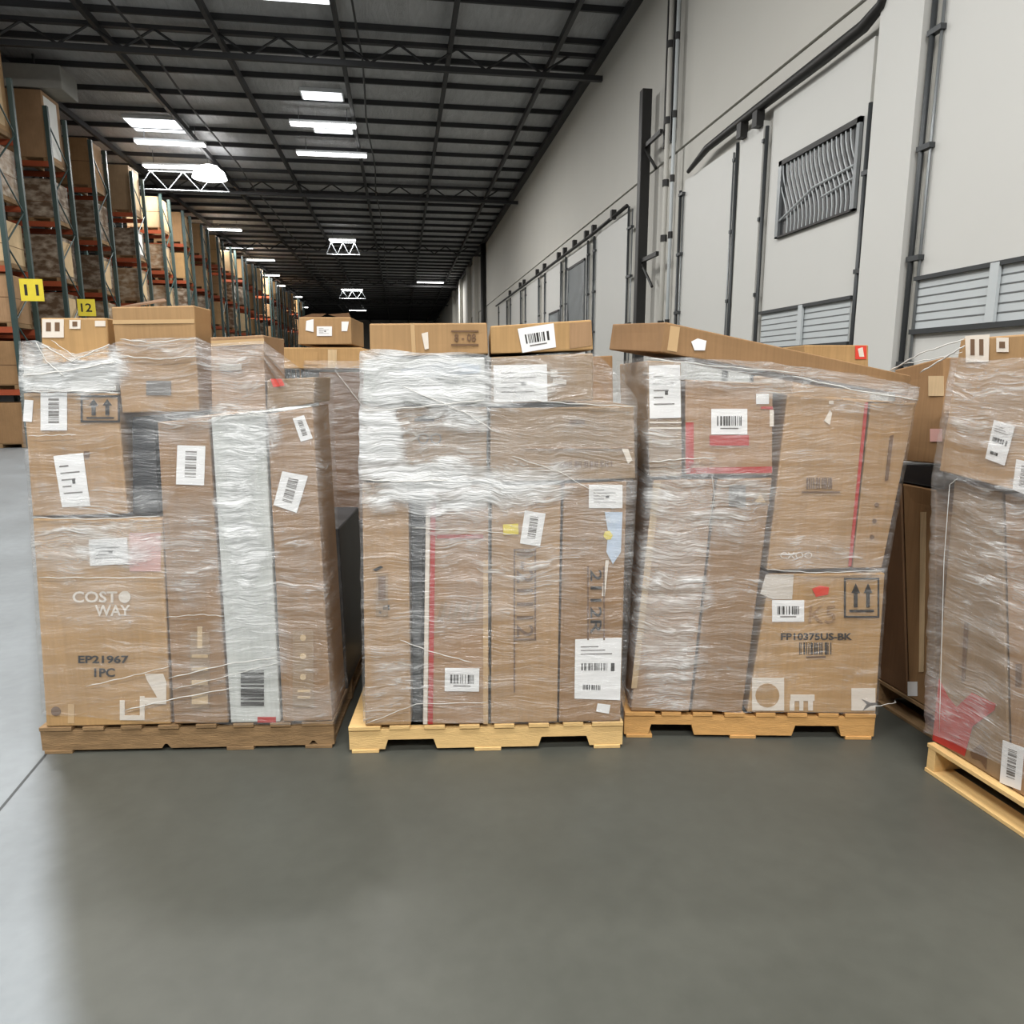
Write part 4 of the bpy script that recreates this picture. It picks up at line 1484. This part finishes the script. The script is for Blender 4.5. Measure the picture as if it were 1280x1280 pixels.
wrap(FD, [(420, 1193), (590, 1165), (940, 1154)], [(415, 1345), (620, 1350), (1040, 1352)],
     [(1195, 446), (1240, 450), (1350, 440)], [(1160, 915), (1250, 955), (1355, 1015)],
     [(1235, 500, 50, 50, .5), (1260, 590, 60, 25, .3), (1230, 720, 40, 90, .35), (1265, 700, 20, 100, .5), (1200, 890, 40, 50, .5), (1262, 940, 20, 50, .05)],
     .16, 'stretch film wound round the load at the edge of the view', off=-.05, sideL=.7, sideR=.02, nu=50,
     strands=[([(1110, 465), (1150, 442), (1205, 424)], .006), ([(1150, 466), (1185, 445), (1206, 432)], .007), ([(1130, 455), (1170, 448), (1203, 440)], .004), ([(1174, 915), (1180, 700), (1187, 606), (1197, 598)], .003)])

# ---- the load behind it, in shade
FG = Frame((2.36, 3.72), -88)
pallet_end(FG, 0, 1.0, .9, 'wood_old', 'shaded pallet between the leaning load and the edge load')
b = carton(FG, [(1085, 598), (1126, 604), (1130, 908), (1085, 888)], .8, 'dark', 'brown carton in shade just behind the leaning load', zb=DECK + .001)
b = carton(FG, [(1128, 604), (1170, 612), (1166, 925), (1132, 908)], .8, 'brown', 'brown carton with small white label in the shaded gap beside the red-shape carton', zb=DECK + .001)
poly_px(b, [rect(1135, 852, 1147, 870)], 'paper', 'small_label')
poly_px(b, [[(1151, 640), (1158, 640), (1155, 840), (1149, 840)]], 'pale', 'worn_edge')
b = carton(FG, [(1118, 462), (1180, 446), (1180, 581), (1118, 576)], .7, 'brown', 'brown upper carton with two pale stickers behind the large overhanging one')
poly_px(b, [rect(1163, 536, 1178, 552)], 'pinkpaper', 'pale_sticker')
poly_px(b, [rect(1161, 470, 1180, 495)], 'pale', 'worn_patch')
carton(FG, [(1092, 578), (1180, 583), (1180, 612), (1092, 597.5)], .6, 'blackbox', 'flat black carton in the dark slot under the brown upper carton', off=.0, cat='box')  # added filler, its black colour paints the slot's shade
MB_ = MB().tube([FG.pt(1104, 890, -.02), FG.pt(1128, 903, -.02), FG.pt(1150, 918, -.02)], .006, 5).build('loose_film', M['strand'], None, True)
tag(MB_, 'loose white film tail trailing along the shaded pallet edge', 'plastic wrap')

# ---- loads standing behind the front row
FE = Frame(FA.P + FA.y * 1.62, math.degrees(FA.a))
xe0, xe1 = FE.pt(330, 850).x, FE.pt(478, 850).x
pallet(FE, xe0, xe1, .9, 'wood_old', 'pallet standing in the dark gap behind the first two loads')
carton(FE, [(390, 655), (474, 655), (474, 840), (390, 840)], .7, 'blackbox', 'black carton in the gap behind the first two loads', off=.12, zb=DECK + .001)  # added too: black colour stands in for the deep shade here
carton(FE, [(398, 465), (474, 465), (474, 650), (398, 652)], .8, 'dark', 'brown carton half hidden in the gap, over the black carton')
b = carton(FE, [(340, 434), (452, 434), (474, 461), (340, 461)], .8, 'gold', 'flat golden carton lying under the open-topped far carton', zt=None)
poly_px(b, [rect(410, 437, 421, 460)], 'pale', 'worn_edge')
poly_px(b, [rect(380, 440, 397, 456)], 'gold', 'tape_patch')
b = carton(FE, [(373, 396), (439, 396), (440, 431), (372, 431)], .5, 'tan', 'open-topped carton with dark flaps and three white stickers, far gap', open_top=True)
ship_label(b, rect(396, 408, 415, 420), 'faint', seed=23)
poly_px(b, [[(383, 401), (392, 399), (392, 415), (382, 413)]], 'paper', 'white_sticker')
poly_px(b, [[(427, 402), (436, 402), (434, 414), (427, 414)]], 'paper', 'white_sticker')
for pts in ([(374, 397), (390, 392), (408, 392), (400, 397)], [(410, 393), (436, 391), (438, 396), (424, 397)]):
    q = [FE.pt(u, v, .02) - b.o for u, v in pts]
    link('top_flap', q + [p + Vector((0, .004, 0)) for p in q], [(0, 1, 2, 3), (4, 5, 6, 7), (0, 1, 5, 4), (1, 2, 6, 5), (2, 3, 7, 6), (3, 0, 4, 7)], M['dark'], b.ob)
wrap(FE, [(440, 380), (850, 380)], [(440, 472), (850, 474)], [(378, 452), (474, 450)], [(385, 655), (478, 655)],
     [(440, 470, 30, 30, .4), (430, 540, 30, 60, .2)], .06, 'film round the half hidden load in the gap behind the first two', off=-.02, sideL=.3, sideR=.3, nu=30, nv=60,
     strands=[([(418, 462), (432, 480), (455, 510)], .005)])
FF = Frame(FB.P + FB.y * 1.55, math.degrees(FB.a))
xf0 = FF.pt(700, 830).x
pallet(FF, xf0, xf0 + 1.0, .9, 'wood_old', 'pallet hidden behind the middle and leaning loads')
carton(FF, [(705, 522), (772, 522), (772, 830), (705, 830)], .5, 'brown', 'brown carton standing behind the gap between middle and leaning loads', zb=DECK + .001)
carton(FF, [(725, 446), (766, 444), (767, 519), (725, 519)], .4, 'brown', 'small brown carton seen past the end of the paper-sheet carton')
FH = Frame(FC.P + FC.y * 1.5, math.degrees(FC.a))
xh0 = FH.pt(985, 800).x
pallet(FH, xh0, xh0 + 1.0, .9, 'wood_old', 'pallet hidden behind the leaning load')
carton(FH, [(990, 470), (1088, 470), (1088, 800), (990, 800)], .8, 'tan', 'tall carton behind the leaning load, under the red-stickered one', zb=DECK + .001)
b = carton(FH, [(1005, 431), (1086, 431), (1086, 467), (1005, 467)], .6, 'gold', 'golden carton with red sticker peeping over the long tilted carton')
poly_px(b, [rect(1069, 432, 1083, 449)], 'redsticker', 'red_sticker')
poly_px(b, [[(1072, 436), (1078, 434), (1080, 446), (1074, 446)]], 'whiteink', 'sticker_print', off=.0035)


# =================================================================== light and view
W = bpy.data.worlds.new('world')
SC.world = W
W.use_nodes = True
bg = W.node_tree.nodes['Background']
bg.inputs[0].default_value = (1.0, 0.985, 0.955, 1)
bg.inputs[1].default_value = 0.42
SC.view_settings.view_transform = 'Standard'
SC.view_settings.look = 'None'
SC.view_settings.gamma = 1
SC.view_settings.exposure = -0.92
SC.view_settings.use_curve_mapping = False
